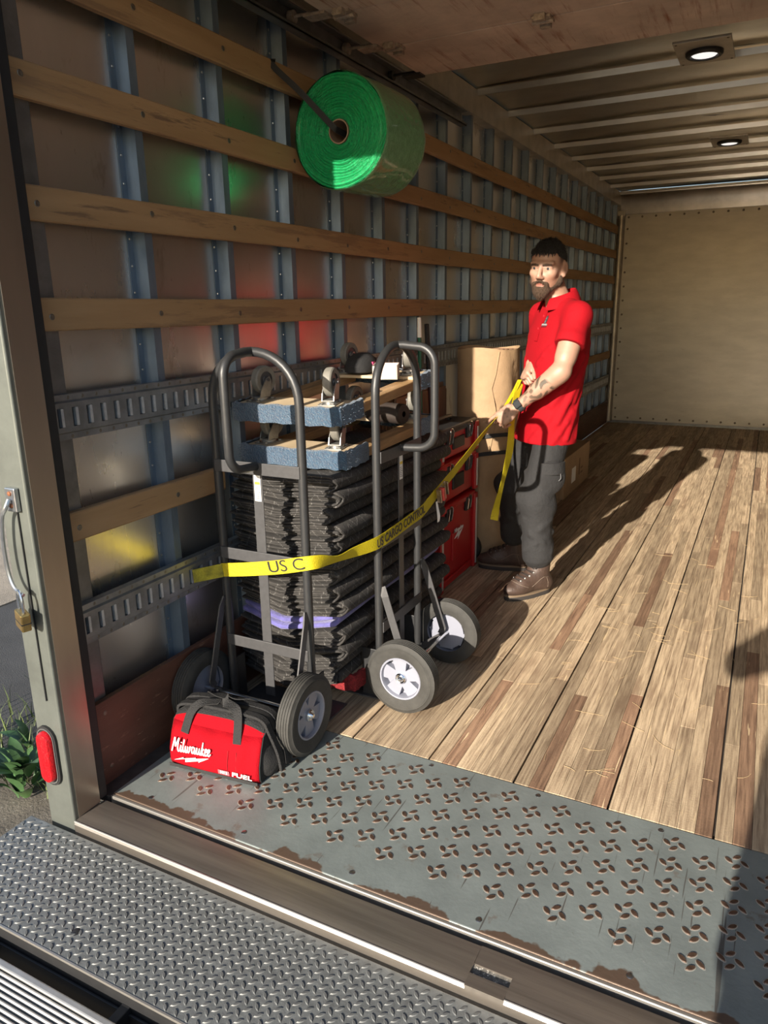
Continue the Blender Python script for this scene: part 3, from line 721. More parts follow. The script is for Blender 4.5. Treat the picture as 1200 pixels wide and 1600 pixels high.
def caster(parent, x, y, up=1, rz=0., red=False):
    b = MB().box(-.045,.045,-.032,.032,0,.005).lathe([(.028,.005),(.028,.014),(.020,.018)], 16)
    b.lathe([(0,.010),(.007,.009),(.007,.005)], 8, T(.036,.022,0)).lathe([(0,.010),(.007,.009),(.007,.005)], 8, T(-.036,-.022,0)).lathe([(0,.010),(.007,.009),(.007,.005)], 8, T(.036,-.022,0)).lathe([(0,.010),(.007,.009),(.007,.005)], 8, T(-.036,.022,0))
    o = b.build('caster', zinc, parent, ang=30); o.location = (x, y, 0); o.rotation_euler = (0 if up > 0 else PI, 0, rz)
    f = MB()
    for s in (-1,1): f.prism([(-.026,.014),(.026,.014),(.040,.070),(.030,.086),(.014,.080),(-.018,.040)], s*.022-.0015, s*.022+.0015, Rx(PI/2))
    f.box(-.026,.026,-.022,.022,.013,.017).build('fork', redz if red else zinc, o, False)
    w_ = MB().lathe([(.030,-.015),(.047,-.016),(.051,-.012),(.052,0),(.051,.012),(.047,.016),(.030,.015)], 28, T(.022,0,.074) @ Rx(PI/2))
    w_.build('wheel', greyw, o, ang=30)
    MB().lathe([(0,-.0165),(.012,-.0165),(.014,-.011),(.031,-.011),(.031,.011),(.014,.011),(.012,.0165),(0,.0165)], 24, T(.022,0,.074) @ Rx(PI/2)).tube([(.022,-.028,.074),(.022,.028,.074)], .006, 8).build('wheel_core', cored, o, ang=30)
    return o
def dolly(lab, loc, rx, ln=.80, wd=.44, carp=carpb, up=1, seed=0, rz=0):
    t = thing('furniture_dolly', lab, 'dolly', loc); t.rotation_euler = (rx, 0, rz)
    hx, hy = wd/2, ln/2
    for s in (-1,1):
        MB().box(s*hx-s*.075 if s > 0 else -hx, hx if s > 0 else -hx+.075, -hy+.01, hy-.01, -.052, -.014).build('side_rail', woodd, t, False, bevel=.004)
        e = MB().box(-hx+.004,hx-.004, s*hy-(.15 if s > 0 else 0), s*hy+(.15 if s < 0 else 0), -.0135, 0).build('end_board', plyd, t, False, bevel=.002)
        # carpet wrapped round the end: a thick uneven U-shaped band
        P_ = []; yin = s*(hy-.17); yo = s*(hy+.004)
        pts = smoothpath([(-hx-.005,yin,0),(-hx-.006,s*(hy-.04),0),(-hx+.02,yo,0),(0,yo+s*.004,0),(hx-.02,yo,0),(hx+.006,s*(hy-.04),0),(hx+.005,yin,0)], 8)
        m = MB(); n = len(pts); vs_ = []
        for i, q in enumerate(pts):
            j = .004*math.sin(i*1.7+seed)+random.uniform(-.002,.002); o2 = Vector((q.x, q.y, 0)); nrm = Vector((q.x/hx, q.y/hy, 0)); nrm.normalize()
            for a, b in ((0,-.062),(.008,-.060),(.010,-.03),(.008,.004),(0,.006),(-.012,.005)): vs_.append(o2+nrm*a+Vector((0,0,b+j*.6)))
        m.add(vs_, [(i*6+k, i*6+k+1, (i+1)*6+k+1, (i+1)*6+k) for i in range(n-1) for k in range(5)])
        c_ = m.build('carpet_end', carp, t, True, ang=50)
        fz = MB()
        for q in range(420):
            p = random.choice(pts); nrm = Vector((p.x/hx, p.y/hy, 0)); nrm.normalize(); z = random.uniform(-.06,.006); l = random.uniform(.004,.010)
            b0 = Vector((p.x+random.uniform(-.01,.01), p.y+random.uniform(-.01,.01), z))+nrm*.008; d = (nrm+Vector((random.uniform(-.8,.8),random.uniform(-.8,.8),random.uniform(-.8,.8))))*l
            fz.add([b0, b0+Vector((0,0,.0015)), b0+d], [(0,1,2)])
        tag(fz.build('carpet_pile', carp, c_, False), kind='stuff')
    zz = 0 if up > 0 else -.055
    for (x, y, r, red) in ((hx-.07,-hy+.075,1.75,False),(-hx+.07,-hy+.075,1.4,False),(hx-.07,hy-.075,1.9,True),(-hx+.07,hy-.075,1.45,True)):
        c = caster(t, x, y, up, r, red); c.location.z = zz
    return t
dolly('upturned blue carpeted dolly on top, casters in the air', (.235,.795,1.163), math.radians(4.6), seed=1)
dolly('lower upturned blue carpeted dolly resting on the dark blankets', (.235,.83,.985), math.radians(2.0), seed=2)
dolly('red carpeted dolly under the blanket stack', (.27,.86,.108), 0, ln=.86, wd=.40, carp=carpr, up=-1, seed=3)
tag(MB().box(-.05,.05,-.045,-.043,0,.055).box(-.05,.05,.043,.045,0,.055).box(-.05,-.048,-.045,.045,0,.055).box(.048,.05,-.045,.045,0,.055).box(-.05,.05,-.045,.045,0,.002).box(.05,.052,-.045,.045,0,.055).build('small_carton', M('white_carton', (.55,.47,.42), .7, var=(30,.15)), smooth=False, loc=(.345,.985,1.182)), 'small open white carton on the upper dolly', 'box')
bpy.data.objects['small_carton'].rotation_euler = (math.radians(4.6),0,.35)
# ------------------------------------------------------------------ bubble wrap roll
bwf = M('bubble_wrap_end', (.006,.42,.14), .35, 0, var=(120,.45), bump=[(160,1.0)], coat=.3, col2=(.006,.28,.085))
bws = M('bubble_wrap_side', (.13,.33,.15), .25, 0, var=(40,.25), bump=[(110,.9),(6,.4)], coat=.6, spots=(90,.66,(.30,.42,.28)))
rl = thing('bubble_wrap_roll', 'big roll of green bubble wrap hanging on the left wall', 'bubble wrap', (.212,.885,2.105), -.06)
rl.rotation_euler = (.03,0,-.02)
A = Rx(-PI/2)                                            # local z -> +y
RR = .205; prof = []; rr = .043; k = 0
LN = .335
fr_ = MB(); n = 72; nr = 15
pr = [(.040,.012)]
for q in range(nr):
    a = .044+(RR-.048)*q/nr; b = .044+(RR-.048)*(q+1)/nr
    pr += [(a+.001, .0+.004*math.sin(q*1.9)), ((a+b)/2, -.0045+.004*math.sin(q*1.9)), (b-.001, .0015+.004*math.sin(q*1.9))]
vs_ = []
for j, (r, h) in enumerate(pr):
    for i in range(n):
        an = 2*PI*i/n; wob = 1+.010*math.sin(an*3+.6)+.008*math.sin(an*7+j*.2); hh = h+.0018*math.sin(an*36+j*2.2)
        vs_.append(A @ Vector((r*wob*math.cos(an), r*wob*math.sin(an), hh)))
fr_.add(vs_, [(j*n+i, j*n+(i+1) % n, (j+1)*n+(i+1) % n, (j+1)*n+i) for j in range(len(pr)-1) for i in range(n)])
fr_.build('end_face', bwf, rl, ang=70)
sd = MB(); vs_ = []; hs = [0,.004,.02]+[.02+(LN-.04)*i/10 for i in range(1,11)]+[LN-.004,LN]
for j, h in enumerate(hs):
    for i in range(n):
        an = 2*PI*i/n; e = .985 if j in (0,len(hs)-1) else (.996 if j in (1,len(hs)-2) else 1)
        wob = 1+.010*math.sin(an*3+.6)*(1-h/LN)+.006*math.sin(an*7+h*20)+.003*math.sin(an*19+h*60)-.02*max(0,math.sin(h/LN*PI))*0
        vs_.append(A @ Vector((RR*e*wob*math.cos(an), RR*e*wob*math.sin(an), h)))
sd.add(vs_, [(j*n+i, j*n+(i+1) % n, (j+1)*n+(i+1) % n, (j+1)*n+i) for j in range(len(hs)-1) for i in range(n)]+[tuple((len(hs)-1)*n+i for i in range(n))])
sd.build('wrap_side', bws, rl, ang=70)
MB().lathe([(.043,-.004),(.043,.30),(.0385,.30),(.0385,-.004),(.043,-.004)], 28, A).build('cardboard_core', M('core_card', (.24,.16,.11), .8), rl)
webm = M('black_webbing', (.014,.014,.015), .7, 0, bump=(200,.3))
MB_ = MB().tube(smoothpath([(.004,.772,2.350),(.010,.770,2.322),(.10,.800,2.235),(.195,.855,2.125),(.208,.90,2.108),(.210,1.10,2.10)]), 0, flat=(.022,.003), upv=(.3,.3,1))
tag(MB_.build('hanging_strap', webm, smooth=True), 'black webbing strap holding the green roll to the upper slat', 'strap')
# ------------------------------------------------------------------ cardboard roll, sheets, box
cardm = M('cardboard', (.34,.225,.125), .75, 0, var=(7,.2), bump=[(10,.5),(70,.15)], spots=(5,.70,(.34,.21,.11)))
cardd = M('cardboard_dark', (.26,.15,.085), .8, 0, var=(9,.3), bump=[(30,.2)], stretch=(1,20,1))
tb = thing('cardboard_roll', 'tall upright roll wrapped in creased cardboard behind the red boxes', 'cardboard roll', (.325,2.325,0))
m = MB(); n = 40; hs = [0,.02]+[.02+1.215*i/24 for i in range(1,25)]
vs_ = []
for j, h in enumerate(hs):
    for i in range(n):
        an = 2*PI*i/n
        cr = -.013*math.exp(-((math.sin(an/2+.3+.25*math.sin(h*5))/.07)**2))-.010*math.exp(-((h-.98-.05*math.sin(an*2))/.015)**2)
        r = .176*(1+.018*math.sin(an*2+h*2)+.012*math.sin(an*5-h*7))+cr
        vs_.append((r*math.cos(an), r*math.sin(an), h+(.008*math.sin(an*3) if j == len(hs)-1 else 0)))
m.add(vs_, [(j*n+i, j*n+(i+1) % n, (j+1)*n+(i+1) % n, (j+1)*n+i) for j in range(len(hs)-1) for i in range(n)])
m.build('wrapping', cardm, tb, ang=50)
m = MB(); k = 0
for r in (.165,.14,.115,.09,.065): m.lathe([(r,1.16),(r,1.225),(r-.006,1.225),(r-.006,1.16)], 28)
m.lathe([(0,1.15),(.172,1.15)], 28); m.build('inner_windings', cardd, tb, ang=30)
# creases as thin raised folds
MB().tube([(.178*math.cos(a), .178*math.sin(a), z) for a, z in ((-.9,1.22),(-1.0,1.10),(-1.12,1.02),(-.98,.9),(-1.0,.8),(-1.2,.62))], .0035, 6).build('crease', cardm, tb)
for lab, zz in (('black strap around the cardboard roll, upper of the two', .70), ('black strap around the cardboard roll, lower of the two', .60)):
    pth = [(.325+.186*math.cos(a), 2.325+.186*math.sin(a), zz+.06*math.cos(a+.8)) for a in [2*PI*i/36 for i in range(36)]]
    tag(MB().tube(pth, 0, flat=(.022,.003), upv=(0,0,1), closed=True).build('tie_strap', webm, smooth=True), lab, 'strap')
for k in range(6):
    lab = 'upright brown cardboard sheet between the tools and the cardboard roll, %s from the wall' % ords[k].replace('bottom','first')
    tag(MB().box(.0155+.0145*k,.0285+.0145*k, 1.52+.012*k, 2.28-.015*((k*3) % 4), .0, 1.04-.02*((k*2) % 3)).build('cardboard_sheet', cardd, smooth=False, bevel=.002), lab, 'cardboard', 'cardboard sheets leaning on the wall')
bx = thing('cardboard_box', 'closed brown cardboard box on the floor behind the man', 'box', (.24,4.22,0))
MB().box(-.215,.215,-.44,.44,0,.325).build('carton', cardm, bx, False, bevel=.004)
MB().box(-.03,.03,-.442,.442,.3252,.3262).build('packing_tape', M('tape', (.45,.33,.2), .25), bx, False)
MB().box(.2152,.2158,-.20,-.06,.08,.20).build('label', whitel, bx, False)
pm_ = MB().box(.2152,.2156,.05,.09,.10,.24).box(.2152,.2156,.12,.2,.10,.115).box(.2152,.2156,.12,.2,.14,.155); pm_.build('print_marks', M('brown_print', (.16,.09,.05), .8), bx, False)
# ------------------------------------------------------------------ leaning tools
bt = thing('broom', 'long green broom handle with a white tip behind the upper dolly', 'broom', (.126,1.855,0))
MB().tube([(0,0,.08),(-.004,-.040,1.31)], .011, 10).build('handle', M('green_handle', (.01,.09,.05), .35), bt)
MB().tube([(-.004,-.040,1.31),(-.004,-.043,1.41)], [.012,.010], 10).build('tip', M('white_tip', (.75,.74,.70), .4), bt)
MB().box(-.018,.018,-.14,.10,.0,.09).build('head', blackp, bt, False, bevel=.01)
st = thing('shovel', 'black grip of a long tool standing beside the green broom handle', 'tool', (.128,2.035,0))
MB().tube([(0,0,.25),(-.001,-.105,1.10)], .011, 10).build('shaft', M('dark_shaft', (.05,.02,.02), .5), st)
MB().tube([(-.001,-.105,1.10),(-.001,-.122,1.24),(-.001,-.138,1.375)], [.014,.0135,.012], 12).build('grip', M('ribbed_grip', (.015,.015,.016), .6, bump=(120,.8)), st)
MB().prism([(-.09,0),(.09,0),(.10,.20),(.03,.27),(-.03,.27),(-.10,.20)], -.004, .004, Rz(PI/2) @ Rx(PI/2)).build('blade', galvd, st, False, bevel=.002)
# ------------------------------------------------------------------ red stacking tool boxes
redp = M('red_plastic', (.42,.012,.014), .38, 0, bump=(200,.04))
silv = M('silver_trim', (.66,.66,.66), .35, .7)
BX0, BX1, BY0, BY1 = .150, .355, 1.565, 2.105
def logo_bolt(w_, h_): return [(-w_/2,-h_*.1),(-w_*.05,-h_*.02),(-w_*.10,-h_*.30),(w_/2,h_*.35),(w_*.04,h_*.22),(w_*.10,h_*.5)]
def toolbox(z0, z1, lab, bolt, wheels=False):
    t = thing('tool_box', lab, 'tool box', (0,0,z0), group='stacked red tool boxes')
    h = z1-z0
    MB().box(BX0,BX1-.02,BY0,BY1,.012,h-.03).build('body', redp, t, False, bevel=.012)
    MB().box(BX0+.01,BX1-.008,BY0+.01,BY1-.01,h-.042,h-.004).build('lid', blackp if bolt == 0 else redp, t, False, bevel=.010)
    for yy in (BY0+.02, BY1-.02):
        MB().box(BX1-.022,BX1,yy-.024,yy+.024,.0,h-.02).build('corner_post', redp, t, False, bevel=.006)
        MB().box(BX1-.001,BX1+.004,yy-.010,yy+.010,.02,h-.05).build('corner_trim', silv, t, False, bevel=.002)
    for yy in (BY0+.13, BY1-.13):
        l = MB().box(BX1-.022,BX1-.004,yy-.035,yy+.035,h-.095,h-.02).build('latch', blackp, t, False, bevel=.004)
        MB().tube(smoothpath([(BX1-.003,yy-.022,h-.085),(BX1+.004,yy-.022,h-.03),(BX1+.001,yy-.012,h-.012),(BX1+.001,yy+.012,h-.012),(BX1+.004,yy+.022,h-.03),(BX1-.003,yy+.022,h-.085)]), .003, 6).build('latch_wire', chromem, l)
    MB().box(BX1-.024,BX1-.010,BY0+.19,BY1-.19,h*.28,h*.62).build('front_recess', blackp if h < .3 else redp, t, False, bevel=.006)
    MB().box(BX0,BX1-.03,BY0-.006,BY0+.004,.04,h-.06).build('side_rib', redp, t, False, bevel=.003)
    if h > .3:
        Mx = T(BX1-.0095, (BY0+BY1)/2, h*.56) @ Matrix(((0,0,1,0),(1,0,0,0),(0,1,0,0),(0,0,0,1)))
        MB().prism(logo_bolt(.13,.07), 0, .001, Mx).build('bolt_logo', whitel, t, False)
        me = text_mesh('Milwaukee', .032, .0004, .25, .0006); me.materials.append(whitel)
        o = inst('logo_text', me, t); o.matrix_local = T(BX1-.009, (BY0+BY1)/2, h*.56+.035) @ Matrix(((0,0,1,0),(1,0,0,0),(0,1,0,0),(0,0,0,1)))
        MB().box(BX1-.02,BX1-.006,BY0+.06,BY1-.06,.015,.055).build('foot_bar', redp, t, False, bevel=.006)
    if wheels:
        for xx in (BX1-.095,):
            MB().lathe([(0,-.022),(.06,-.022),(.09,-.018),(.092,.0),(.09,.018),(.06,.022),(0,.022)], 28, T(xx+.02,BY1+.024,.0935) @ Rx(PI/2)).build('wheel', blackr, t, ang=30)
    if bolt == 0:
        MB().tube(smoothpath([((BX0+BX1)/2-.02,BY0+.16,h-.005),((BX0+BX1)/2,BY0+.18,h+.022),((BX0+BX1)/2,BY1-.18,h+.022),((BX0+BX1)/2-.02,BY1-.16,h-.005)]), .011, 8).build('top_handle', blackp, t)
    return t
toolbox(.0,.462,'tall red tool box with a white bolt logo at the bottom of the red stack', 1, True)
toolbox(.464,.690,'red tool box in the middle of the red stack', 2)
toolbox(.692,.872,'slim red tool box with a black lid on top of the red stack', 0)
# ------------------------------------------------------------------ yellow ratchet strap
ylm = M('yellow_webbing', (.50,.41,.004), .6, 0, bump=(220,.4), var=(12,.2), spots=(24,.72,(.35,.30,.08)))
yld = M('grubby_yellow_webbing', (.33,.30,.02), .7, 0, bump=(220,.4), var=(25,.6))
ys_ = thing('ratchet_strap', 'yellow cargo strap running from the wall track round both hand trucks to the man', 'strap', (.013,.11,.557))
O_ = Vector((.013,.11,.557))
def ribbon(name, pts, ups, mat, parent, width=.05, n=10, thick=.0016):
    P = smoothpath(pts, n); U = smoothpath(ups, n); m = MB(); vs_ = []
    for i in range(len(P)):
        t = (P[min(i+1,len(P)-1)]-P[max(i-1,0)]).normalized(); u = U[i]-t*U[i].dot(t); u.normalize(); v = t.cross(u)
        wv = width[0]+(width[1]-width[0])*i/(len(P)-1) if isinstance(width, tuple) else width
        for a, b in ((.5,1),(-.5,1),(-.5,-1),(.5,-1)): vs_.append(P[i]+u*(a*wv)+v*(b*thick/2)-O_)
    k = len(P); fs = [(i*4+j, i*4+(j+1) % 4, (i+1)*4+(j+1) % 4, (i+1)*4+j) for i in range(k-1) for j in range(4)]
    fs += [(3,2,1,0), tuple((k-1)*4+j for j in range(4))]
    return m.add(vs_, fs).build(name, mat, parent, True, ang=40)
Z_ = (0,0,1)
ribbon('anchor_loop', [(.018,.100,.556),(.060,.150,.560),(.090,.176,.565)], [Z_]*3, yld, ys_)
ribbon('webbing', [(.088,.1775,.565),(.20,.1765,.585),(.33,.1765,.612),(.43,.178,.638),(.470,.205,.642),(.490,.28,.628),(.515,.36,.632),(.555,.46,.640),(.566,.53,.645)],
       [Z_,Z_,Z_,Z_,(.1,0,1),(.75,.2,.75),(.5,.1,.9),(.1,0,1),Z_], ylm, ys_)
ribbon('webbing', [(.566,.53,.645),(.568,.62,.652),(.568,.74,.660),(.568,.86,.668),(.562,1.00,.700)], [Z_]*5, ylm, ys_)
HANDL = Vector((.560,1.715,.895)); HANDR = Vector((.655,1.845,1.095))
ribbon('webbing', [(.562,1.00,.700),(.561,1.25,.765),(.558,1.55,.848),(.556,1.70,.888)], [(.1,-.2,1),(.1,-.3,1),(.25,-.4,1),(.4,-.5,.7)], ylm, ys_, (.05,.036))
ribbon('webbing', [(.556,1.70,.888),(.600,1.765,.965),(.636,1.815,1.045),(.657,1.845,1.105)], [(.4,-.5,.7),(.6,-.6,.3),(.7,-.5,.2),(.7,-.5,.2)], ylm, ys_, .036)
ribbon('loose_end', [(.662,1.835,1.09),(.650,1.80,1.00),(.640,1.79,.90),(.634,1.79,.76),(.604,1.79,.60),(.575,1.79,.47),(.560,1.79,.38)], [(.5,.8,0),(.45,.85,0),(.4,.9,0),(.6,.7,0),(.2,.9,0),(.5,.8,0),(.9,.2,0)], ylm, ys_, .040)
bk = MB(); Bm = Matrix.Translation(Vector((.574,1.03,.708))-O_) @ Rz(PI/2) @ Rx(0) @ Ry(-.24)
bk.box(-.045,.045,-.004,-.001,.026,.030,Bm).box(-.045,.045,-.004,-.001,-.030,-.026,Bm).box(-.045,-.038,-.022,-.001,-.030,.030,Bm).box(-.005,.003,-.024,-.001,-.030,.030,Bm).box(.036,.043,-.020,-.001,-.030,.030,Bm)
bk.build('ratchet_buckle', M('buckle_steel', (.55,.45,.35), .3, .9, var=(60,.4)), ys_, False, bevel=.0015)
MB().box(-.028,-.012,-.028,-.006,-.028,.028,Bm).build('buckle_pawl', M('buckle_red', (.45,.06,.05), .5), ys_, False, bevel=.002)
ribbon('warning_tag', [(.575,.985,.675),(.580,.985,.645),(.583,.99,.61),(.580,.995,.585)], [(0,1,0),(.2,1,0),(.5,1,0),(.1,1,0)], M('white_tag', (.7,.70,.70), .5), ys_, .014, 6)
def strap_text(txt, size, a, b, nrm, sx=1.0, bold=.0, name='strap_print'):
    a = Vector(a); b = Vector(b); x = (b-a).normalized(); nz = Vector(nrm).normalized(); y = nz.cross(x).normalized(); nz = x.cross(y)
    me = text_mesh(txt, size, .0002, 0, bold, 1.0, sx); me.materials.append(blackp)
    o = inst(name, me, ys_); mm = Matrix((x, y, nz)).transposed().to_4x4(); mm.translation = (a+b)/2+nz*.0016-O_; o.matrix_local = mm
strap_text('US C', .058, (.285,.1755,.603), (.445,.1768,.640), (0,-1,0), 1.25, 0)
strap_text('US CARGO', .046, (.5675,.455,.641), (.569,.665,.655), (1,0,0), .9, .0012)
strap_text('CONTROL', .046, (.569,.68,.6565), (.569,.87,.6705), (1,0,0), .9, .0012)
# ------------------------------------------------------------------ red tool bag
bagr = M('red_canvas', (.27,.0025,.008), .85, 0, spec=.1, bump=[(260,.25),(9,.5)], var=(8,.12))
bagb = M('black_canvas', (.020,.020,.021), .85, 0, bump=[(260,.3),(10,.6)], var=(20,.3))
bagt = M('black_trim', (.011,.011,.012), .7, 0, bump=[(200,.6)])
bg_ = thing('tool_bag', 'red and black canvas tool bag standing on the steel floor plate', 'tool bag', (.272,-.075,.001), .10)
def bagring(u):                                       # y-z outline at width position u in -1..1
    e = abs(u)**3
    d = .098-.012*e; h = .198-.030*e; tw = .036-.004*e
    k = .010*math.sin(u*9)+.006*math.sin(u*17+1)
    return [(-d,.002),(-d-.006,.02),(-d-.004+k*.3,.06),(-d+.012+k*.4,.11),(-d+.030,.150),(-tw-.012,h-.012),(-tw,h),(tw,h),(tw+.012,h-.012),(d-.03,.150),(d-.01,.10),(d+.004,.05),(d,.02),(d-.004,.002)]
def bagloft(mb, us, sel=None, off=0.0):
    rings = []
    for u in us:
        r = bagring(u); r = r if sel is None else r[sel[0]:sel[1]]
        rings.append([(u*.172+(.0), y-off if y < 0 else y+off, z) for y, z in r])
    n = len(rings[0]); mb.v += [q for r in rings for q in r]
    clo = sel is None
    for i in range(len(rings)-1):
        for k in range(n if clo else n-1): mb.f.append((i*n+k, (i+1)*n+k, (i+1)*n+(k+1) % n, i*n+(k+1) % n))
    if clo: mb.f += [tuple(range(n)), tuple((len(rings)-1)*n+k for k in range(n-1,-1,-1))]
us = [-1,-.96,-.85]+[-.7+1.4*i/14 for i in range(15)]+[.85,.96,1]
mb = MB(); bagloft(mb, us); mb.build('body', bagb, bg_, ang=50)
# end gussets folding outwards
for s in (-1,1):
    g = MB(); Y_ = [-.085,-.05,0,.05,.085]
    g.v = [(s*.170, -.092,.004),(s*.170,.092,.004),(s*.166,-.070,.13),(s*.166,.070,.13),(s*(.205 if s > 0 else .19),-.045,.05),(s*(.215 if s > 0 else .19),.03,.045),(s*.20,0,.004),(s*.17,-.03,.165),(s*.17,.03,.165),(s*.182,0,.10)]
    g.f = [(0,4,2),(0,6,4),(6,5,4),(6,1,5),(1,3,5),(4,5,9),(2,4,9),(3,9,5),(2,9,7),(9,3,8),(7,9,8)]
    o = g.build('end_gusset', bagb, bg_, ang=60); md = o.modifiers.new('s','SUBSURF'); md.levels = 2; md.render_levels = 2
mb = MB(); fu = [-.985+1.97*i/20 for i in range(21)]; bagloft(mb, fu, (0,5), .0025)
o = mb.build('front_pocket', bagr, bg_, ang=60); md = o.modifiers.new('s','SOLIDIFY'); md.thickness = .003
mb = MB(); bagloft(mb, fu, (3,6), .0012); mb.build('front_panel', bagr, bg_, ang=60)
mb = MB(); bagloft(mb, [-.97+1.94*i/16 for i in range(17)], (5,9), .004); o = mb.build('top_rim', bagt, bg_, ang=60)
for y, w_, z_ in ((-.026,.026,0),(.026,.026,0)): MB().tube(smoothpath([(-.172,y*.8,.150),(-.158,y,.190),(-.08,y,.2035),(.08,y,.2035),(.155,y,.192),(.180,y,.15),(.206,y*.9,.08),(.214,y*.8,.02)]), 0, flat=(w_,.010), upv=(0,1,0)).build('rim_band', bagt, bg_, ang=50, bevel=.002)
MB().tube(smoothpath([(-.158,0,.190),(-.08,0,.2045),(.08,0,.2045),(.155,0,.192),(.182,0,.15)]), 0, flat=(.018,.005), upv=(0,1,0)).build('zip', blackp, bg_, ang=50)
for s in (-1,1):
    pts = [(-.112,s*.078,.122),(-.108,s*.070,.145),(-.098,s*.055,.185),(-.075,s*.035,.212),(-.02,s*.018,.220),(.02,s*.018,.220),(.065,s*.035,.214),(.082,s*.055,.188),(.086,s*.070,.145),(.088,s*.078,.122)]
    pts = [(x, y*1.06, z) for x, y, z in pts]
    MB().tube(smoothpath(pts, 6), 0, flat=(.030,.003), upv=(1,0,.05)).build('handle', bagt, bg_, True, ang=40)
MB().box(-.168,.168,-.1045,-.1030,.0,.012).build('bottom_trim', bagb, bg_, False)
for x in (.060,.092): MB().tube([(x,-.1065,.016),(x,-.1055,.055),(x,-.096,.10)], .0008, 5).build('stitching', M('dark_red_stitch', (.20,.005,.01), .8), bg_)
FM = lambda x, z, y=-.1095: T(x, y, z) @ Rx(PI/2+.02)
# hand-lettered script logo, drawn as brush strokes
def strokes(paths, sc, w_):
    m = MB()
    for p in paths: m.tube([(x*sc, y*sc, .0012) for x, y, _ in smoothpath([(a, b, 0) for a, b in p], 5)], 0, flat=(w_, .0008), upv=None if False else (0.35,1,0))
    return m
def ribbon2(paths, sc, w0):
    m = MB(); k = 0
    for p in paths:
        P = smoothpath([(a*sc, b*sc, 0) for a, b in p], 5); vs_ = []
        for i in range(len(P)):
            t = (P[min(i+1,len(P)-1)]-P[max(i-1,0)]); t.normalize(); nn = Vector((-t.y, t.x, 0)); wv = w0*(.75+.5*abs(t.y))
            z = .0004+.00003*k
            vs_ += [P[i]+nn*wv/2+Vector((0,0,z)), P[i]-nn*wv/2+Vector((0,0,z))]
        m.add(vs_, [(2*i, 2*i+1, 2*i+3, 2*i+2) for i in range(len(P)-1)]); k += 1
    return m
scr = [[(0,0),(.25,1.0),(.45,1.75),(.5,1.85)],[(.5,1.85),(.52,1.2),(.55,.65)],[(.55,.65),(.85,1.3),(1.1,1.85)],[(1.1,1.85),(1.0,1.2),(.9,.5),(1.0,.1),(1.2,.2)],
       [(1.2,.2),(1.42,.95),(1.32,.35),(1.42,.08),(1.58,.25)],[(1.46,1.25),(1.50,1.35)],[(1.58,.25),(1.85,1.3),(1.92,1.75),(1.80,1.2),(1.72,.4),(1.82,.08),(2.0,.3)],
       [(2.0,.3),(2.15,.92),(2.08,.4),(2.18,.08),(2.35,.3),(2.48,.9),(2.42,.35),(2.55,.1),(2.72,.4),(2.80,.92),(2.98,.85)],
       [(3.45,.85),(3.22,.95),(3.05,.55),(3.08,.18),(3.25,.15),(3.42,.5),(3.5,.95),(3.45,.35),(3.55,.1),(3.7,.3)],
       [(3.7,.3),(3.85,.92),(3.80,.35),(3.92,.1),(4.12,.4),(4.22,.92),(4.18,.3),(4.3,.1),(4.45,.4)],
       [(4.45,.3),(4.65,1.1),(4.78,1.75),(4.65,1.0),(4.52,.05)],[(4.55,.5),(4.85,.95)],[(4.6,.55),(4.85,.1),(5.0,.2)],
       [(5.0,.4),(5.28,.65),(5.30,.95),(5.12,.9),(5.04,.4),(5.18,.08),(5.45,.35)],[(5.45,.4),(5.72,.65),(5.74,.95),(5.56,.9),(5.48,.4),(5.62,.08),(5.9,.4)]]
o = ribbon2(scr, .0255, .0036).build('logo_script', whitel, bg_, False); o.matrix_local = T(-.150,-.1088,.062) @ Rx(PI/2-.22) @ Rz(.05)
o = MB().prism([(-.068,-.006),(-.022,.001),(-.024,-.010),(.030,-.001),(.028,-.006),(.070,.012),(.018,.006),(.020,.010),(-.030,.002),(-.029,.006)], 0, .0006).build('logo_bolt', whitel, bg_, False)
o.matrix_local = T(-.075,-.1100,.045) @ Rx(PI/2-.1) @ Rz(.10)
me = text_mesh('FUEL', .023, .0004, .12, .0006, 1.05, 1.45); me.materials.append(whitel); o = inst('fuel_lettering', me, bg_); o.matrix_local = T(.113,-.1085,.026) @ Rx(PI/2+.1)
MB().prism([(-.021,-.008),(.021,-.008),(.021,.008),(-.021,.008)], 0, .0005).build('badge', M('badge_grey', (.45,.10,.12), .5), bg_, False).matrix_local = T(.047,-.1088,.026) @ Rx(PI/2+.1)
me = text_mesh('M12', .015, .0006, .1, .0004); me.materials.append(whitel); o = inst('badge_text', me, bg_); o.matrix_local = T(.047,-.1093,.026) @ Rx(PI/2+.1)
# ------------------------------------------------------------------ straw bits on the floor
sw_ = MB()
for k in range(130):
    x = random.gauss(1.45,.30); y = random.gauss(1.7,1.1)
    if not (.75 < x < 2.3 and .3 < y < 5.5): continue
    a = random.uniform(0,2*PI); l = random.uniform(.02,.11); c = random.uniform(-.6,.6)
    p = [(x+l*t*math.cos(a+c*t), y+l*t*math.sin(a+c*t), .0016) for t in (0,.33,.66,1)]
    sw_.tube(p, .0006, 4)
tag(sw_.build('straw_debris', M('straw', (.46,.34,.19), .7), smooth=False), 'thin bits of straw scattered on the sunlit floor', 'straw', kind='stuff')

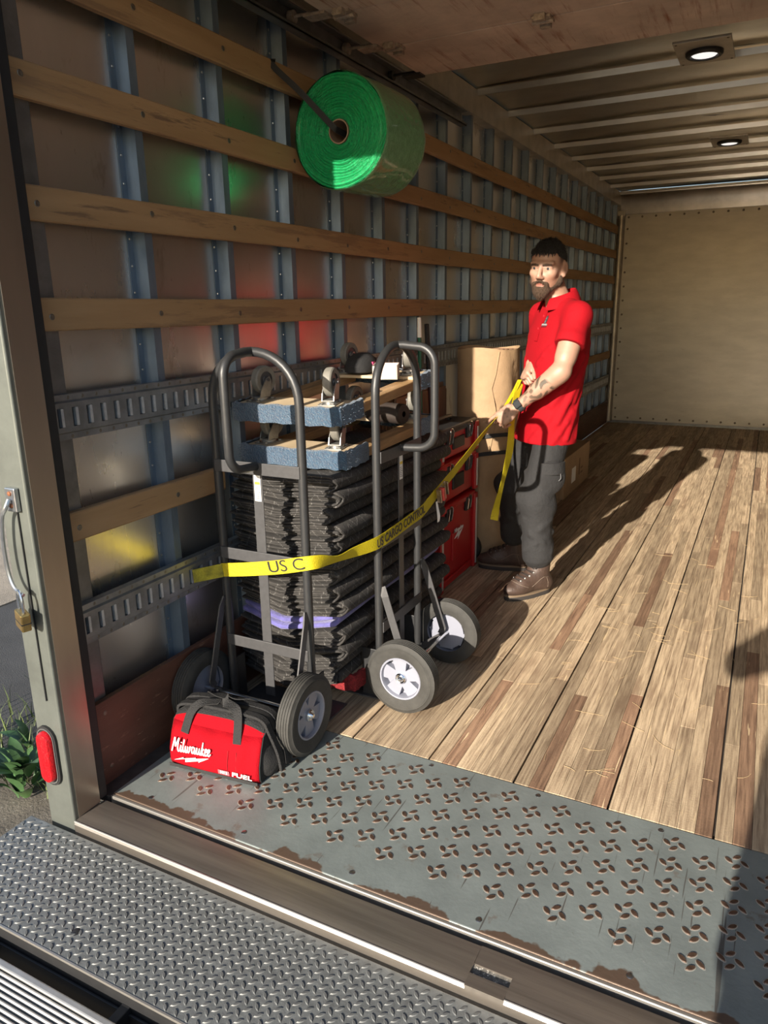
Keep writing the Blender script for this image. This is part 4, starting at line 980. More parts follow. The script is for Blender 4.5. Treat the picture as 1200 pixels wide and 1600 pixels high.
# ------------------------------------------------------------------ odds and ends on the dollies
t = thing('black_pouch', 'small black cloth pouch with a pink mark on the far end of the upper dolly', 'pouch', (.17,1.10,1.19))
MB().lathe([(0,.085),(.03,.082),(.055,.06),(.068,.03),(.066,.006),(.05,0),(0,0)], 18, Matrix.Scale(1.5,4,(0,1,0))).build('cloth', bagb, t)
MB().box(.058,.0665,-.02,.0,.035,.048).build('mark', M('pink_mark', (.35,.02,.10), .6), t, False)
t = thing('rubber_roll', 'dark rolled rubber strip lying between the two dollies', 'roll', (.33,1.02,1.032))
MB().lathe([(.012,-.09),(.040,-.09),(.043,-.085),(.043,.085),(.040,.09),(.012,.09)], 24, Ry(PI/2) @ Rx(.2)).build('windings', M('dark_brown_rubber', (.035,.026,.022), .6), t)
MB().tube([(-.02,-.044,.0),(-.02,0,.0445),(-.02,.044,0),(-.02,0,-.0445)], 0, flat=(.02,.002), upv=(1,0,0), closed=True).build('tie', webm, t)
# ------------------------------------------------------------------ figures: smooth blended volumes turned into one surface
class Vol:
    def __init__(s, lo, hi, vox):
        s.lo = np.array(lo, float); s.vox = vox; s.n = np.ceil((np.array(hi)-s.lo)/vox).astype(int)+1
        s.D = np.full(tuple(s.n), .06, np.float32)
    def _sub(s, lo, hi, pad):
        i0 = np.clip(np.floor((np.array(lo)-pad-s.lo)/s.vox).astype(int), 0, s.n-1); i1 = np.clip(np.ceil((np.array(hi)+pad-s.lo)/s.vox).astype(int)+1, 1, s.n)
        ax = [s.lo[k]+s.vox*np.arange(i0[k], i1[k]) for k in range(3)]
        return tuple(slice(a, b) for a, b in zip(i0, i1)), np.stack(np.meshgrid(*ax, indexing='ij'), -1)
    def _put(s, sl, d, k, op):
        D = s.D[sl]
        if D.size == 0: return s
        if op == 'sub': d = -d; h = np.clip(.5-.5*(d-D)/k, 0, 1); r = d*(1-h)+D*h+k*h*(1-h); r = np.maximum(r, np.maximum(D, d))
        elif op == 'int': h = np.clip(.5-.5*(d-D)/k, 0, 1); r = d*(1-h)+D*h+k*h*(1-h)
        else: h = np.clip(.5+.5*(d-D)/k, 0, 1); r = d*(1-h)+D*h-k*h*(1-h)
        s.D[sl] = r; return s
    def cap(s, a, b, ra, rb=None, k=.012, op='add', flat=False, sq=None):
        a = np.array(a, float); b = np.array(b, float); rb = ra if rb is None else rb; R_ = max(ra, rb)
        sl, X = s._sub(np.minimum(a, b)-R_, np.maximum(a, b)+R_, k+3*s.vox)
        ab = b-a; L2 = ab@ab+1e-12; t = ((X-a)@ab)/L2; tc = np.clip(t, 0, 1)
        q = X-a-tc[..., None]*ab
        if sq is not None:                             # squash along a direction: (dir, factor)
            dv = np.array(sq[0], float); dv /= np.linalg.norm(dv); c = q@dv; q = q+np.multiply.outer(c*(1/sq[1]-1), dv)
        d = np.sqrt((q*q).sum(-1))-(ra+(rb-ra)*tc)
        if flat: d = np.maximum(d, (t-1)*math.sqrt(L2))
        return s._put(sl, d.astype(np.float32), k, op)
    def ell(s, c, r, rot=None, k=.012, op='add'):
        c = np.array(c, float); r = np.array(r, float); R_ = r.max()
        sl, X = s._sub(c-R_, c+R_, k+3*s.vox); q = X-c
        if rot is not None: q = q@np.array(rot)
        k0 = np.sqrt(((q/r)**2).sum(-1)); k1 = np.sqrt(((q/(r*r))**2).sum(-1))+1e-9
        return s._put(sl, (k0*(k0-1)/k1).astype(np.float32), k, op)
    def loft(s, secs, k=.02, p=2.4, op='add', lean=True):
        Z = np.array([q[2] for q in secs]); cx = np.array([q[0] for q in secs]); cy = np.array([q[1] for q in secs]); ra = np.array([q[3] for q in secs]); rb = np.array([q[4] for q in secs])
        sl, X = s._sub((np.min(cx-ra), np.min(cy-rb), Z[0]), (np.max(cx+ra), np.max(cy+rb), Z[-1]), k+3*s.vox)
        z = X[..., 2]; f = lambda v: np.interp(z, Z, v)
        A_, B_ = f(ra), f(rb); u = np.abs(X[..., 0]-f(cx))/A_; v = np.abs(X[..., 1]-f(cy))/B_
        g = (u**p+v**p)**(1/p); d = (g-1)*np.minimum(A_, B_)
        d = np.maximum(d, np.maximum(Z[0]-z, z-Z[-1]))
        return s._put(sl, d.astype(np.float32), k, op)
    def cut(s, pt, nrm, k=.004):                       # removes what lies on the +nrm side
        ax = [s.lo[q]+s.vox*np.arange(s.n[q]) for q in range(3)]; X = np.stack(np.meshgrid(*ax, indexing='ij'), -1)
        nrm = np.array(nrm, float); nrm /= np.linalg.norm(nrm); d = ((X-np.array(pt))@nrm).astype(np.float32)
        s.D = np.maximum(s.D, d); return s
    def mesh(s, name, smooth_it=2):
        D = s.D.copy(); D[0] = D[-1] = .05; D[:, 0] = D[:, -1] = .05; D[:, :, 0] = D[:, :, -1] = .05
        S_ = D < 0
        c = [S_[i:i+D.shape[0]-1, j:j+D.shape[1]-1, k:k+D.shape[2]-1] for i in (0,1) for j in (0,1) for k in (0,1)]
        cnt = sum(q.astype(np.int8) for q in c); act = (cnt > 0) & (cnt < 8)
        I = np.argwhere(act); idx = np.full(act.shape, -1, np.int64); idx[tuple(I.T)] = np.arange(len(I))
        off = np.array([(i, j, k) for i in (0,1) for j in (0,1) for k in (0,1)])
        val = np.stack([D[tuple((I+o).T)] for o in off], 1)
        acc = np.zeros((len(I), 3)); num = np.zeros(len(I))
        for a in range(8):
            for b in range(a+1, 8):
                if np.abs(off[a]-off[b]).sum() != 1: continue
                m = (val[:, a] < 0) != (val[:, b] < 0); t = val[:, a]/(val[:, a]-val[:, b]+1e-12)
                acc[m] += (off[a]+np.outer(t, off[b]-off[a]))[m]; num[m] += 1
        V = (I+acc/num[:, None])*s.vox+s.lo
        F = []
        for ax in range(3):
            sa = [slice(None)]*3; sb = [slice(None)]*3; sa[ax] = slice(0, -1); sb[ax] = slice(1, None)
            e = np.argwhere(S_[tuple(sa)] != S_[tuple(sb)]); o1, o2 = [(1,2),(2,0),(0,1)][ax]
            ok = (e[:, o1] > 0) & (e[:, o2] > 0); e = e[ok]
            ins = S_[tuple(e.T)]
            def at(d1, d2):
                q = e.copy(); q[:, o1] += d1; q[:, o2] += d2; q = np.minimum(q, np.array(idx.shape)-1); return idx[tuple(q.T)]
            Q = np.stack([at(-1,-1), at(0,-1), at(0,0), at(-1,0)], 1); Q[~ins] = Q[~ins][:, ::-1]; F.append(Q)
        F = np.concatenate(F); F = F[(F >= 0).all(1)]
        for _ in range(smooth_it):                     # light relaxing
            acc = np.zeros_like(V); num = np.zeros(len(V))
            for a, b in ((0,1),(1,2),(2,3),(3,0)):
                np.add.at(acc, F[:, a], V[F[:, b]]); np.add.at(num, F[:, a], 1); np.add.at(acc, F[:, b], V[F[:, a]]); np.add.at(num, F[:, b], 1)
            V = V*.5+.5*acc/np.maximum(num, 1)[:, None]
        me = bpy.data.meshes.new(name); me.from_pydata(V.tolist(), [], F.tolist()); me.update()
        me.polygons.foreach_set('use_smooth', [True]*len(me.polygons))
        return me, V
def vobj(vol, name, mat, parent, it=2):
    me, V = vol.mesh(name, it); me.materials.append(mat); o = bpy.data.objects.new(name, me); C.objects.link(o); o.parent = parent
    return o, V
def N3(v): v = np.array(v, float); return v/np.linalg.norm(v)
def hand(S_, wrist, d, n, side, curl, thumb=(.7,.55,-.35), sc=1.0, spread=1.0):
    """d: towards the knuckles, n: back of the hand, side: +1 left hand / -1 right hand (thumb side)"""
    w_ = np.array(wrist, float); d = N3(d); n = N3(np.array(n)-d*np.dot(n, d)); sd = np.cross(d, n)*side
    R_ = np.stack([d, sd, n], 1)
    S_.ell(w_+d*.052*sc, (.056*sc,.043*sc,.018*sc), R_, .012)
    S_.cap(w_+d*.015*sc, w_+d*.085*sc+sd*.030*sc, .016*sc, .013*sc, .01); S_.cap(w_+d*.015*sc, w_+d*.080*sc-sd*.028*sc, .016*sc, .012*sc, .01)
    for q, (of, ln) in enumerate(((.031,.95),(.010,1.05),(-.011,1.0),(-.030,.82))):
        p = w_+d*(.088-.004*abs(q-1))*sc+sd*of*sc; ang = 0; tips = curl[q]
        for j, (l, r) in enumerate(((.043,.0098),(.027,.0088),(.021,.0080))):
            ang += tips[j]; dv = d*math.cos(ang)-n*math.sin(ang)+sd*.06*(1.5-q)*spread; dv = N3(dv); p2 = p+dv*l*ln*sc
            S_.cap(p, p2, r*sc, (r-.0009)*sc, .003); p = p2
    p = w_+d*.022*sc+sd*.028*sc; dv = N3(d*thumb[0]+sd*thumb[1]+n*thumb[2]); p2 = p+dv*.045*sc; S_.cap(p, p2, .0155*sc, .0115*sc, .010)
    dv2 = N3(dv*.8+d*.5-n*.15); p3 = p2+dv2*.032*sc; S_.cap(p2, p3, .0112*sc, .0100*sc, .004); p4 = p3+N3(dv2*.8-n*.3+d*.3)*.022*sc; S_.cap(p3, p4, .0100*sc, .0082*sc, .004)

# materials for people
def skinpat(N, L, co, out, mix, noise, ramp):
    at = N.new('ShaderNodeAttribute'); at.attribute_name = 'tint'; at.attribute_type = 'GEOMETRY'
    return mix(1.0, out, at.outputs['Color'], 'MULTIPLY')
skin = M('skin', (.36,.215,.155), .5, 0, var=(40,.08), bump=(220,.08), pat=skinpat)
MATS['skin'].node_tree.nodes['Principled BSDF'].inputs['Subsurface Weight'].default_value = .12
MATS['skin'].node_tree.nodes['Principled BSDF'].inputs['Subsurface Radius'].default_value = (.010,.004,.002)
shirtm = M('red_polo_fabric', (.265,.0015,.0065), .85, 0, bump=[(500,.15),(7,.55)], spec=.2)
trom = M('charcoal_cargo_cloth', (.016,.016,.0175), .85, 0, bump=[(400,.15),(13,1.0)], var=(30,.15))
bootm = M('brown_boot_leather', (.070,.043,.033), .55, 0, var=(20,.35), bump=[(60,.3)])
solem = M('boot_sole', (.16,.115,.075), .7); lacem = M('boot_lace', (.018,.012,.010), .8)
hairm = M('black_hair', (.004,.0033,.003), .5, 0, bump=[(240,1.0)], stretch=(1,1,.3))
beardm = M('brown_beard', (.095,.055,.032), .75, 0, var=(160,.5), bump=[(260,1.0)])

# ------------------------------------------------------------------ the man with the strap
MO = Vector((.70,1.95,0)); MA = math.radians(222)
man = thing('person', 'bearded man in a red polo shirt and dark cargo trousers pulling the yellow strap', 'person', MO, MA)
def LC(x, y, z):                                       # a point of the truck in the man's own frame
    v = Rz(-MA) @ (Vector((x, y, z))-MO); return np.array(v)
def LD(x, y, z): return np.array(Rz(-MA) @ Vector((x, y, z)))
shL = np.array((-.125,.195,1.425)); shR = np.array((-.125,-.195,1.425))
elL = LC(.885,1.760,1.160); wrL = LC(.668,1.748,.975); elR = LC(.66,2.235,1.16); wrR = LC(.672,1.985,1.175)
hc = np.array((-.050,.0,1.640)); ha = math.radians(42); hp = math.radians(6)
hf = np.array((math.cos(ha)*math.cos(hp), math.sin(ha)*math.cos(hp), -math.sin(hp))); hl = np.array((-math.sin(ha), math.cos(ha), 0)); hu = np.cross(hf, hl)
hr_ = math.radians(-4); hl, hu = hl*math.cos(hr_)+hu*math.sin(hr_), hu*math.cos(hr_)-hl*math.sin(hr_)
HR = np.stack([hf, hl, hu], 1); HS = .97
def H(x, y, z): return hc+HS*(hf*x+hl*y*1.08+hu*z)
B_ = Vol((-.36,-.36,.80), (.42,.42,1.83), .0045)
tors = [(-.075,0,.82,.110,.160),(-.085,0,.95,.105,.155),(-.10,0,1.10,.105,.160),(-.115,0,1.25,.108,.170),(-.13,0,1.36,.095,.170),(-.135,0,1.43,.065,.130),(-.125,0,1.485,.050,.060)]
B_.loft(tors, .02)
def headvol(S_, hd=0):
    e = lambda c, r, k=.012, op='add', rot=HR: S_.ell(H(*c), np.array(r)*HS*np.array((1,1.08,1)), rot, k, op)
    e((-.012,0,.030), (.100,.078,.104)); e((.030,0,-.040), (.066,.061,.086), .02)
    for s in (-1,1):
        S_.cap(H(-.005,s*.058,-.045), H(.072,s*.016,-.104), .018, .018, .022)
        e((.058,s*.040,-.022), (.028,.024,.024), .018)
        S_.cap(H(.090,s*.008,.026), H(.074,s*.050,.026), .010, .009, .012)
        e((.104,s*.032,.004), (.020,.019,.012), .010, 'sub')
        S_.cap(H(.0915,s*.018,.0072), H(.079,s*.047,.0065), .0064, .006, .004)
        S_.cap(H(.0895,s*.020,-.0055), H(.078,s*.045,-.0045), .0054, .0054, .005)
        S_.cap(H(.106,s*.011,-.041), H(.098,s*.014,-.042), .0085, .008, .006)
        er = np.stack([N3(hf*.9-hl*s*.35), N3(hl+hf*.35*s), hu], 1)
        S_.ell(H(-.008,s*.082,-.004), (.024,.008,.034), er, .008); S_.ell(H(.0,s*.091,.0), (.012,.006,.020), er, .006, 'sub'); e((.0,s*.082,-.034), (.010,.007,.011), .006, 'add', er)
    S_.cap(H(.090,0,.018), H(.116,0,-.034), .0085, .0125, .010)
    e((.085,0,-.106), (.020,.026,.020), .016)
    S_.cap(H(.090,-.018,-.066), H(.090,.018,-.066), .008, .008, .006); S_.cap(H(.088,-.014,-.079), H(.088,.014,-.079), .0085, .0085, .006)
    S_.cap(H(.104,-.022,-.0725), H(.104,.022,-.0725), .0030, .0030, .003, 'sub')
headvol(B_)
B_.cap(H(-.030,0,-.045), (-.125,0,1.46), .056, .062, .03)
B_.cap((-.125,0,1.44), shL+np.array((0,-.03,-.03)), .040, .036, .03); B_.cap((-.125,0,1.44), shR+np.array((0,.03,-.03)), .040, .036, .03)
for sh, el, wr in ((shL,elL,wrL),(shR,elR,wrR)):
    s0 = sh+np.array((0,-.02*np.sign(sh[1]),-.02)); B_.cap(s0, el, .042, .043, .02); B_.cap(sh+(el-sh)*.48, sh+(el-sh)*.74, .052, .047, .03)
    B_.cap(el, wr, .043, .027, .02); B_.cap(el+(wr-el)*.12, el+(wr-el)*.5, .045, .038, .03)
dL = LD(-.76,-.20,-.62); nL = LD(.20,-.85,.45)
hand(B_, wrL, dL, nL, 1, ((.25,.35,.25),(.75,.9,.6),(.95,1.1,.8),(1.0,1.2,.9)), (.95,.25,-.35))
dR = LD(-.12,-.70,-.62); nR = LD(-.70,-.35,.45)
hand(B_, wrR, dR, nR, -1, ((.9,1.1,.8),(1.0,1.2,.9),(1.0,1.2,.9),(1.0,1.2,.9)), (.9,.35,-.4))
body, V = vobj(B_, 'body', skin, man, 2)
# tint: lips, flushed cheeks, shaved sides, tattoos (colours of the skin itself)
q = (V-hc)@HR/HS; tint = np.ones((len(V), 4), np.float32)
def blend(mask, col): tint[:, :3] = tint[:, :3]*(1-mask[:, None])+np.array(col)*mask[:, None]
g = lambda c, r: np.exp(-(((q-np.array(c))/np.array(r))**2).sum(1))
blend(g((.094,0,-.074),(.03,.028,.018)), (.60,.29,.26))
for s in (-1,1): blend(.35*g((.07,s*.042,-.03),(.03,.022,.022)), (1.0,.80,.76))
blend(.35*g((.115,0,-.03),(.02,.015,.02)), (1.0,.78,.74))
fade = np.clip((q[:, 2]-(-.02)+.5*np.clip(-q[:, 0]-.03,0,1))/.05, 0, 1)*np.clip((.048-q[:, 0])/.02, 0, 1)*(q[:, 2] > -.06)*(np.abs(q[:, 1]) < .0825)*(np.linalg.norm(q, axis=1) < .16)
blend(np.clip(.55+.45*np.clip((q[:, 2]-.01)/.045,0,1),0,1)*fade, (.20,.18,.18))
stub = np.clip((-.030-q[:, 2])/.02, 0, 1)*np.clip((q[:, 2]+.15)/.03, 0, 1)*(q[:, 0] > -.02)*np.clip((np.abs(q[:, 1])-.022)/.012+np.clip((-.09-q[:, 2])/.01,0,1), 0, 1)
blend(.45*stub, (.55,.42,.34))
def along(a, b):
    ab = b-a; t = ((V-a)@ab)/(ab@ab); r = np.linalg.norm(V-a-np.clip(t, 0, 1)[:, None]*ab, axis=1); return t, r
t, r = along(elL, wrL); ax = N3(wrL-elL); e1 = N3(np.cross(ax, (0,0,1))); e2 = np.cross(ax, e1); rel = V-elL; an = np.arctan2(rel@e2, rel@e1)
camside = N3(LD(.27,-.96,.1)); face = ((rel-np.outer(rel@ax, ax))@camside)/np.maximum(r, 1e-4)
band = (r < .07)*np.clip((t-.22)/.05, 0, 1)*np.clip((.93-t)/.05, 0, 1)*np.clip((face+.15)/.2, 0, 1)
fig = (np.sin(t*26+2.6*np.sin(an*2+t*9))+np.sin(an*7+3*np.sin(t*15)))
solid = np.clip((fig-.10)*3, 0, 1)*np.clip(1.25-t*.75, .35, 1)
blend(.95*band*solid, (.17,.23,.22))
t2, r2_ = along(wrL, wrL+dL*.11); f2 = (np.sin(t2*30)+np.sin(((V-wrL)@np.cross(N3(dL), N3(nL)))*320)); blend(.55*(r2_ < .05)*np.clip((t2-.2)/.1,0,1)*np.clip((.62-t2)/.1,0,1)*np.clip((f2-.7)*3,0,1), (.33,.38,.38))
ca = body.data.color_attributes.new('tint', 'FLOAT_COLOR', 'POINT'); ca.data.foreach_set('color', tint.ravel())
# polo shirt
Sh = Vol((-.36,-.36,.77), (.30,.36,1.56), .0055)
tp = [(-.072,0,.785,.142,.196),(-.080,0,.87,.134,.186),(-.092,0,.98,.124,.176),(-.104,0,1.10,.128,.184),(-.118,0,1.24,.132,.198),(-.130,0,1.34,.122,.205),(-.135,0,1.41,.095,.185),(-.134,0,1.455,.070,.125),(-.128,0,1.482,.062,.078)]
Sh.loft(tp, .02, 2.3)
for sh, el in ((shL,elL),(shR,elR)):
    Sh.cap((-.13,sh[1]*.35,1.435), sh+np.array((0,0,-.012)), .058, .060, .04)
    e_ = sh+(el-sh)*.56; Sh.cap(sh+np.array((0,-.012*np.sign(sh[1]),-.012)), e_, .062, .071, .03, flat=True)
    ax = N3(el-sh); Sh.cap(e_-ax*.020, e_, .0735, .0735, .004, flat=True)
# folds: long soft ridges pulled between the hem, the belly and the shoulder
rs = random.Random(3)
def sp(a_, z):                                           # on the shirt's surface at angle a_ and height z
    cxx = np.interp(z, [t[2] for t in tp], [t[0] for t in tp]); ra = np.interp(z, [t[2] for t in tp], [t[3] for t in tp]); rb = np.interp(z, [t[2] for t in tp], [t[4] for t in tp])
    return np.array((cxx+ra*1.0*math.cos(a_), rb*1.0*math.sin(a_), z))
for a0, z0, a1, z1, rr in ((2.3,1.22,1.3,.90,.009),(2.6,1.15,1.7,.82,.009),(2.0,1.22,1.0,.98,.008),(2.9,1.1,2.2,.82,.008),(1.9,.95,1.2,.80,.007),(1.5,1.25,.7,1.05,.007),(.9,1.30,.3,1.18,.007),(2.45,1.28,1.9,1.0,.008),(1.0,.92,.5,.80,.007),(-.5,1.2,-.2,.85,.008)):
    pts = [sp(a0+(a1-a0)*t, z0+(z1-z0)*t) for t in (0,.33,.66,1)]
    for u, v in zip(pts, pts[1:]): Sh.cap(u, v, rr*1.45, rr*1.45, .014)
Sh.cap(sp(1.45,1.40), sp(.9,1.33), .008, .006, .02)
shirt, _ = vobj(Sh, 'polo_shirt', shirtm, man, 3)
# collar: a standing folded band round the neck
cm = MB(); nn = 30; vs_ = []
for i in range(nn+1):
    a = .42+(2*PI-.84)*i/nn; c, s_ = math.cos(a), math.sin(a); back = (1-c)/2
    for rr, z in ((.066,1.455),(.067,1.500+.034*back),(.072,1.511+.036*back),(.083,1.500+.028*back),(.104,1.458+.020*back),(.100,1.452+.016*back)):
        vs_.append((-.122+rr*1.03*c+.020*(1-back)*(1.48-z)*8*.2, rr*1.06*s_, z-.018*(1-back)))
cm.add(vs_, [(i*6+k, (i+1)*6+k, (i+1)*6+k+1, i*6+k+1) for i in range(nn) for k in range(5)])
o = cm.build('collar', shirtm, man, ang=60); md = o.modifiers.new('s','SOLIDIFY'); md.thickness = .003; md2 = o.modifiers.new('b','SUBSURF'); md2.levels = 1; md2.render_levels = 2
MB().tube([sp(.06,z)+np.array((.004,0,0)) for z in (1.46,1.42,1.38,1.33,1.29)], 0, flat=(.03,.004), upv=(0,1,0)).build('placket', shirtm, man, True)
for z in (1.41,1.35): MB().lathe([(0,.003),(.005,.002),(.0055,0)], 10, Matrix.Translation(Vector(sp(.06,z)+np.array((.0065,0,0)))) @ Ry(PI/2)).build('button', M('button', (.5,.02,.03), .4), man)
# hair, beard, brows, eyes
Hv = Vol(H(-.0,0,.03)-.135, H(0,0,.03)+.135, .0035)
Hv.ell(H(-.012,0,.032), np.array((.1035,.0858,.1072))*HS, HR, .01)
pn = N3(hf*.45-hu*1.0); Hv.cut(H(.088,0,.078), pn)
for s in (-1,1): Hv.ell(H(.072,s*.066,.066), np.array((.030,.022,.022)), HR, .006, 'sub')
hair, hv = vobj(Hv, 'hair', hairm, man, 1)
fm = MB()
for k in range(23):
    y = -.056+.112*k/22; x0 = .090*math.sqrt(max(.05,1-(y/.092)**2)); l = .017+.008*math.sin(k*2.3)
    p0 = Vector(H(x0-.010,y,.088)); p1 = Vector(H(x0+.001,y*1.01,.086-l*.6)); p2 = Vector(H(x0+.007,y*1.02+.003*math.sin(k*1.7),.086-l*1.3))
    fm.tube([p0,p1,p2], [.0045,.0036,.0008], 6)
fm.build('fringe', hairm, hair)
Bv = Vol(H(.04,0,-.07)-.13, H(.04,0,-.07)+.13, .0035)
for s in (-1,1):
    Bv.cap(H(.000,s*.064,-.030), H(.012,s*.060,-.065), .010, .016, .012); Bv.cap(H(.010,s*.058,-.062), H(.072,s*.018,-.112), .021, .021, .018)
    Bv.cap(H(.104,s*.006,-.058), H(.088,s*.030,-.072), .0065, .0065, .008); Bv.cap(H(.088,s*.030,-.072), H(.076,s*.030,-.098), .008, .012, .012)
Bv.ell(H(.082,0,-.112), np.array((.024,.032,.026)), HR, .016); Bv.cap(H(.07,0,-.128), H(.04,0,-.118), .020, .018, .02); Bv.cap(H(.088,0,-.096), H(.089,0,-.104), .012, .012, .01); Bv.cap(H(.0915,-.020,-.091), H(.0915,.020,-.091), .0075, .0075, .006)
Bv.ell(H(.108,0,-.0725), np.array((.020,.016,.0060)), HR, .003, 'sub')
beard, _ = vobj(Bv, 'beard', beardm, man, 1)
def strands(o, mat, n_, ln, flow, name):
    m = MB(); vv = o.data.vertices; rs_ = random.Random(5)
    for q in range(n_):
        v = vv[rs_.randrange(len(vv))]; c_ = v.co; nv = v.normal; t_ = (nv*.45+Vector(flow)+Vector((rs_.uniform(-.3,.3),rs_.uniform(-.3,.3),rs_.uniform(-.3,.3)))).normalized(); l_ = ln*rs_.uniform(.5,1.2)
        if nv.dot(c_-Vector(hc)) < 0: continue
        w_ = t_.cross(nv).normalized()*.0011; m.add([c_-w_, c_+w_, c_+nv*.001+t_*l_], [(0,1,2)])
    tag(m.build(name, mat, o, False), kind='stuff')
strands(hair, hairm, 2600, .011, hf*.5+hu*.1, 'hair_strands')
strands(beard, beardm, 2200, .007, hf*.1-hu*.7, 'beard_strands')
for s in (-1,1):
    MB().tube([Vector(H(*c)) for c in ((.1000,s*.010,.0165),(.0975,s*.026,.0200),(.083,s*.050,.0185))], [.0042,.0052,.0025], 8).build('eyebrow', beardm if False else M('brow_hair', (.055,.032,.020), .7), man)
    e_ = MB().lathe([(.0108*math.sin(a), .0108*math.cos(a)) for a in [PI*i/10 for i in range(11)]], 16, Matrix.Translation(Vector(H(.0805,s*.032,.0015)))).build('eye', M('eye_white', (.55,.50,.47), .25), man)
    ir = MB().lathe([(0,.0018),(.0055,.0014),(.0064,0)], 14, Matrix.Translation(Vector(H(.0908,s*.0325,.0015))) @ Matrix(HR.tolist()).to_4x4() @ Ry(PI/2)); ir.build('iris', M('iris', (.03,.035,.04), .2), e_)
# watch
wx = wrL+(elL-wrL)*.10; ax = N3(elL-wrL); u_ = N3(np.cross(ax, (0,0,1))); v_ = np.cross(ax, u_)
MB().tube([Vector(wx+.0325*(u_*math.cos(a)+v_*math.sin(a))) for a in [2*PI*i/24 for i in range(24)]], 0, flat=(.024,.004), upv=tuple(ax), closed=True).build('watch_band', M('watch_band', (.03,.04,.045), .5), man, ang=60)
cs = N3(camside-ax*np.dot(camside, ax)*1.0+np.array((0,0,.4))); cs = N3(cs-ax*np.dot(cs, ax))
wm = Matrix.Translation(Vector(wx+cs*.035)) @ Matrix(np.stack([ax, np.cross(cs, ax), cs], 1).tolist()).to_4x4()
MB().box(-.018,.018,-.019,.019,-.005,.006,wm).build('watch_case', M('watch_case', (.02,.022,.025), .25), man, False, bevel=.005)
# trousers
Tr = Vol((-.30,-.36,.06), (.26,.36,.98), .006)
anL = LC(.795,1.815,.10); anR = LC(.575,2.125,.10); anL[2] = anR[2] = .10
hipL = np.array((-.075,.095,.84)); hipR = np.array((-.075,-.095,.84)); knL = np.array((.035,.150,.50)); knR = np.array((.015,-.170,.50))
Tr.loft([(-.072,0,.79,.120,.172),(-.075,0,.88,.116,.162),(-.080,0,.965,.106,.152)], .03)
for hp_, kn, an_ in ((hipL,knL,anL),(hipR,knR,anR)):
    Tr.cap(hp_, kn, .088, .083, .03); lo_ = np.array((an_[0], an_[1], .195)); Tr.cap(kn, lo_, .083, .070, .03, flat=True)
    Tr.cap(kn+(lo_-kn)*.80, kn+(lo_-kn)*.93, .079, .079, .02); Tr.cap(kn+np.array((-.05,.02,-.03)), kn+np.array((.05,-.04,.02)), .042, .042, .05)
    for z, s_ in ((.62,1),(.38,-1),(.30,1),(.24,-1)):
        f = (z-.155)/.35 if z < .5 else 1; c = lo_+(kn-lo_)*min(1,f) if z < .5 else kn+(hp_-kn)*(z-.5)/.34
        for a0 in (0,2.1,4.2):
            a1 = a0+.9; rr_ = .076 if z < .5 else .088
            Tr.cap(c+np.array((rr_*math.cos(a0+z*9), rr_*math.sin(a0+z*9), .02*s_)), c+np.array((rr_*math.cos(a1+z*9), rr_*math.sin(a1+z*9), -.025*s_)), .010, .007, .02)
# cargo pocket on the outer left thigh
pc = hipL+(knL-hipL)*.62; Tr.ell(pc+np.array((-.01,.078,.0)), (.075,.028,.085), None, .012)
tro, _ = vobj(Tr, 'trousers', trom, man, 2)
fl = MB(); vs_ = []
for i in range(9):
    t = -1+2*i/8; y = pc[1]+.108-.030*t*t
    for z, dy in ((pc[2]+.080,.000),(pc[2]+.078,.006),(pc[2]+.022,.008),(pc[2]+.020,.0)): vs_.append((pc[0]-.01+t*.068, y+dy-(.004 if z > pc[2]+.05 else 0), z))
fl.add(vs_, [(i*4+k, (i+1)*4+k, (i+1)*4+k+1, i*4+k+1) for i in range(8) for k in range(3)])
fl.build('pocket_flap', trom, man, ang=60)
MB().tube(smoothpath([tuple(pc+np.array((-.04,.106,.030))), tuple(pc+np.array((-.038,.116,.005))), tuple(pc+np.array((-.03,.112,-.01)))]), .002, 6).build('pull_cord', M('cord_grey', (.12,.12,.125), .6), man)
MB().tube(smoothpath([(.046,.02,.80),(.050,.02,.74),(.052,.022,.70)]), .0022, 6).build('drawstring', M('black_cord', (.01,.01,.01), .7), man)
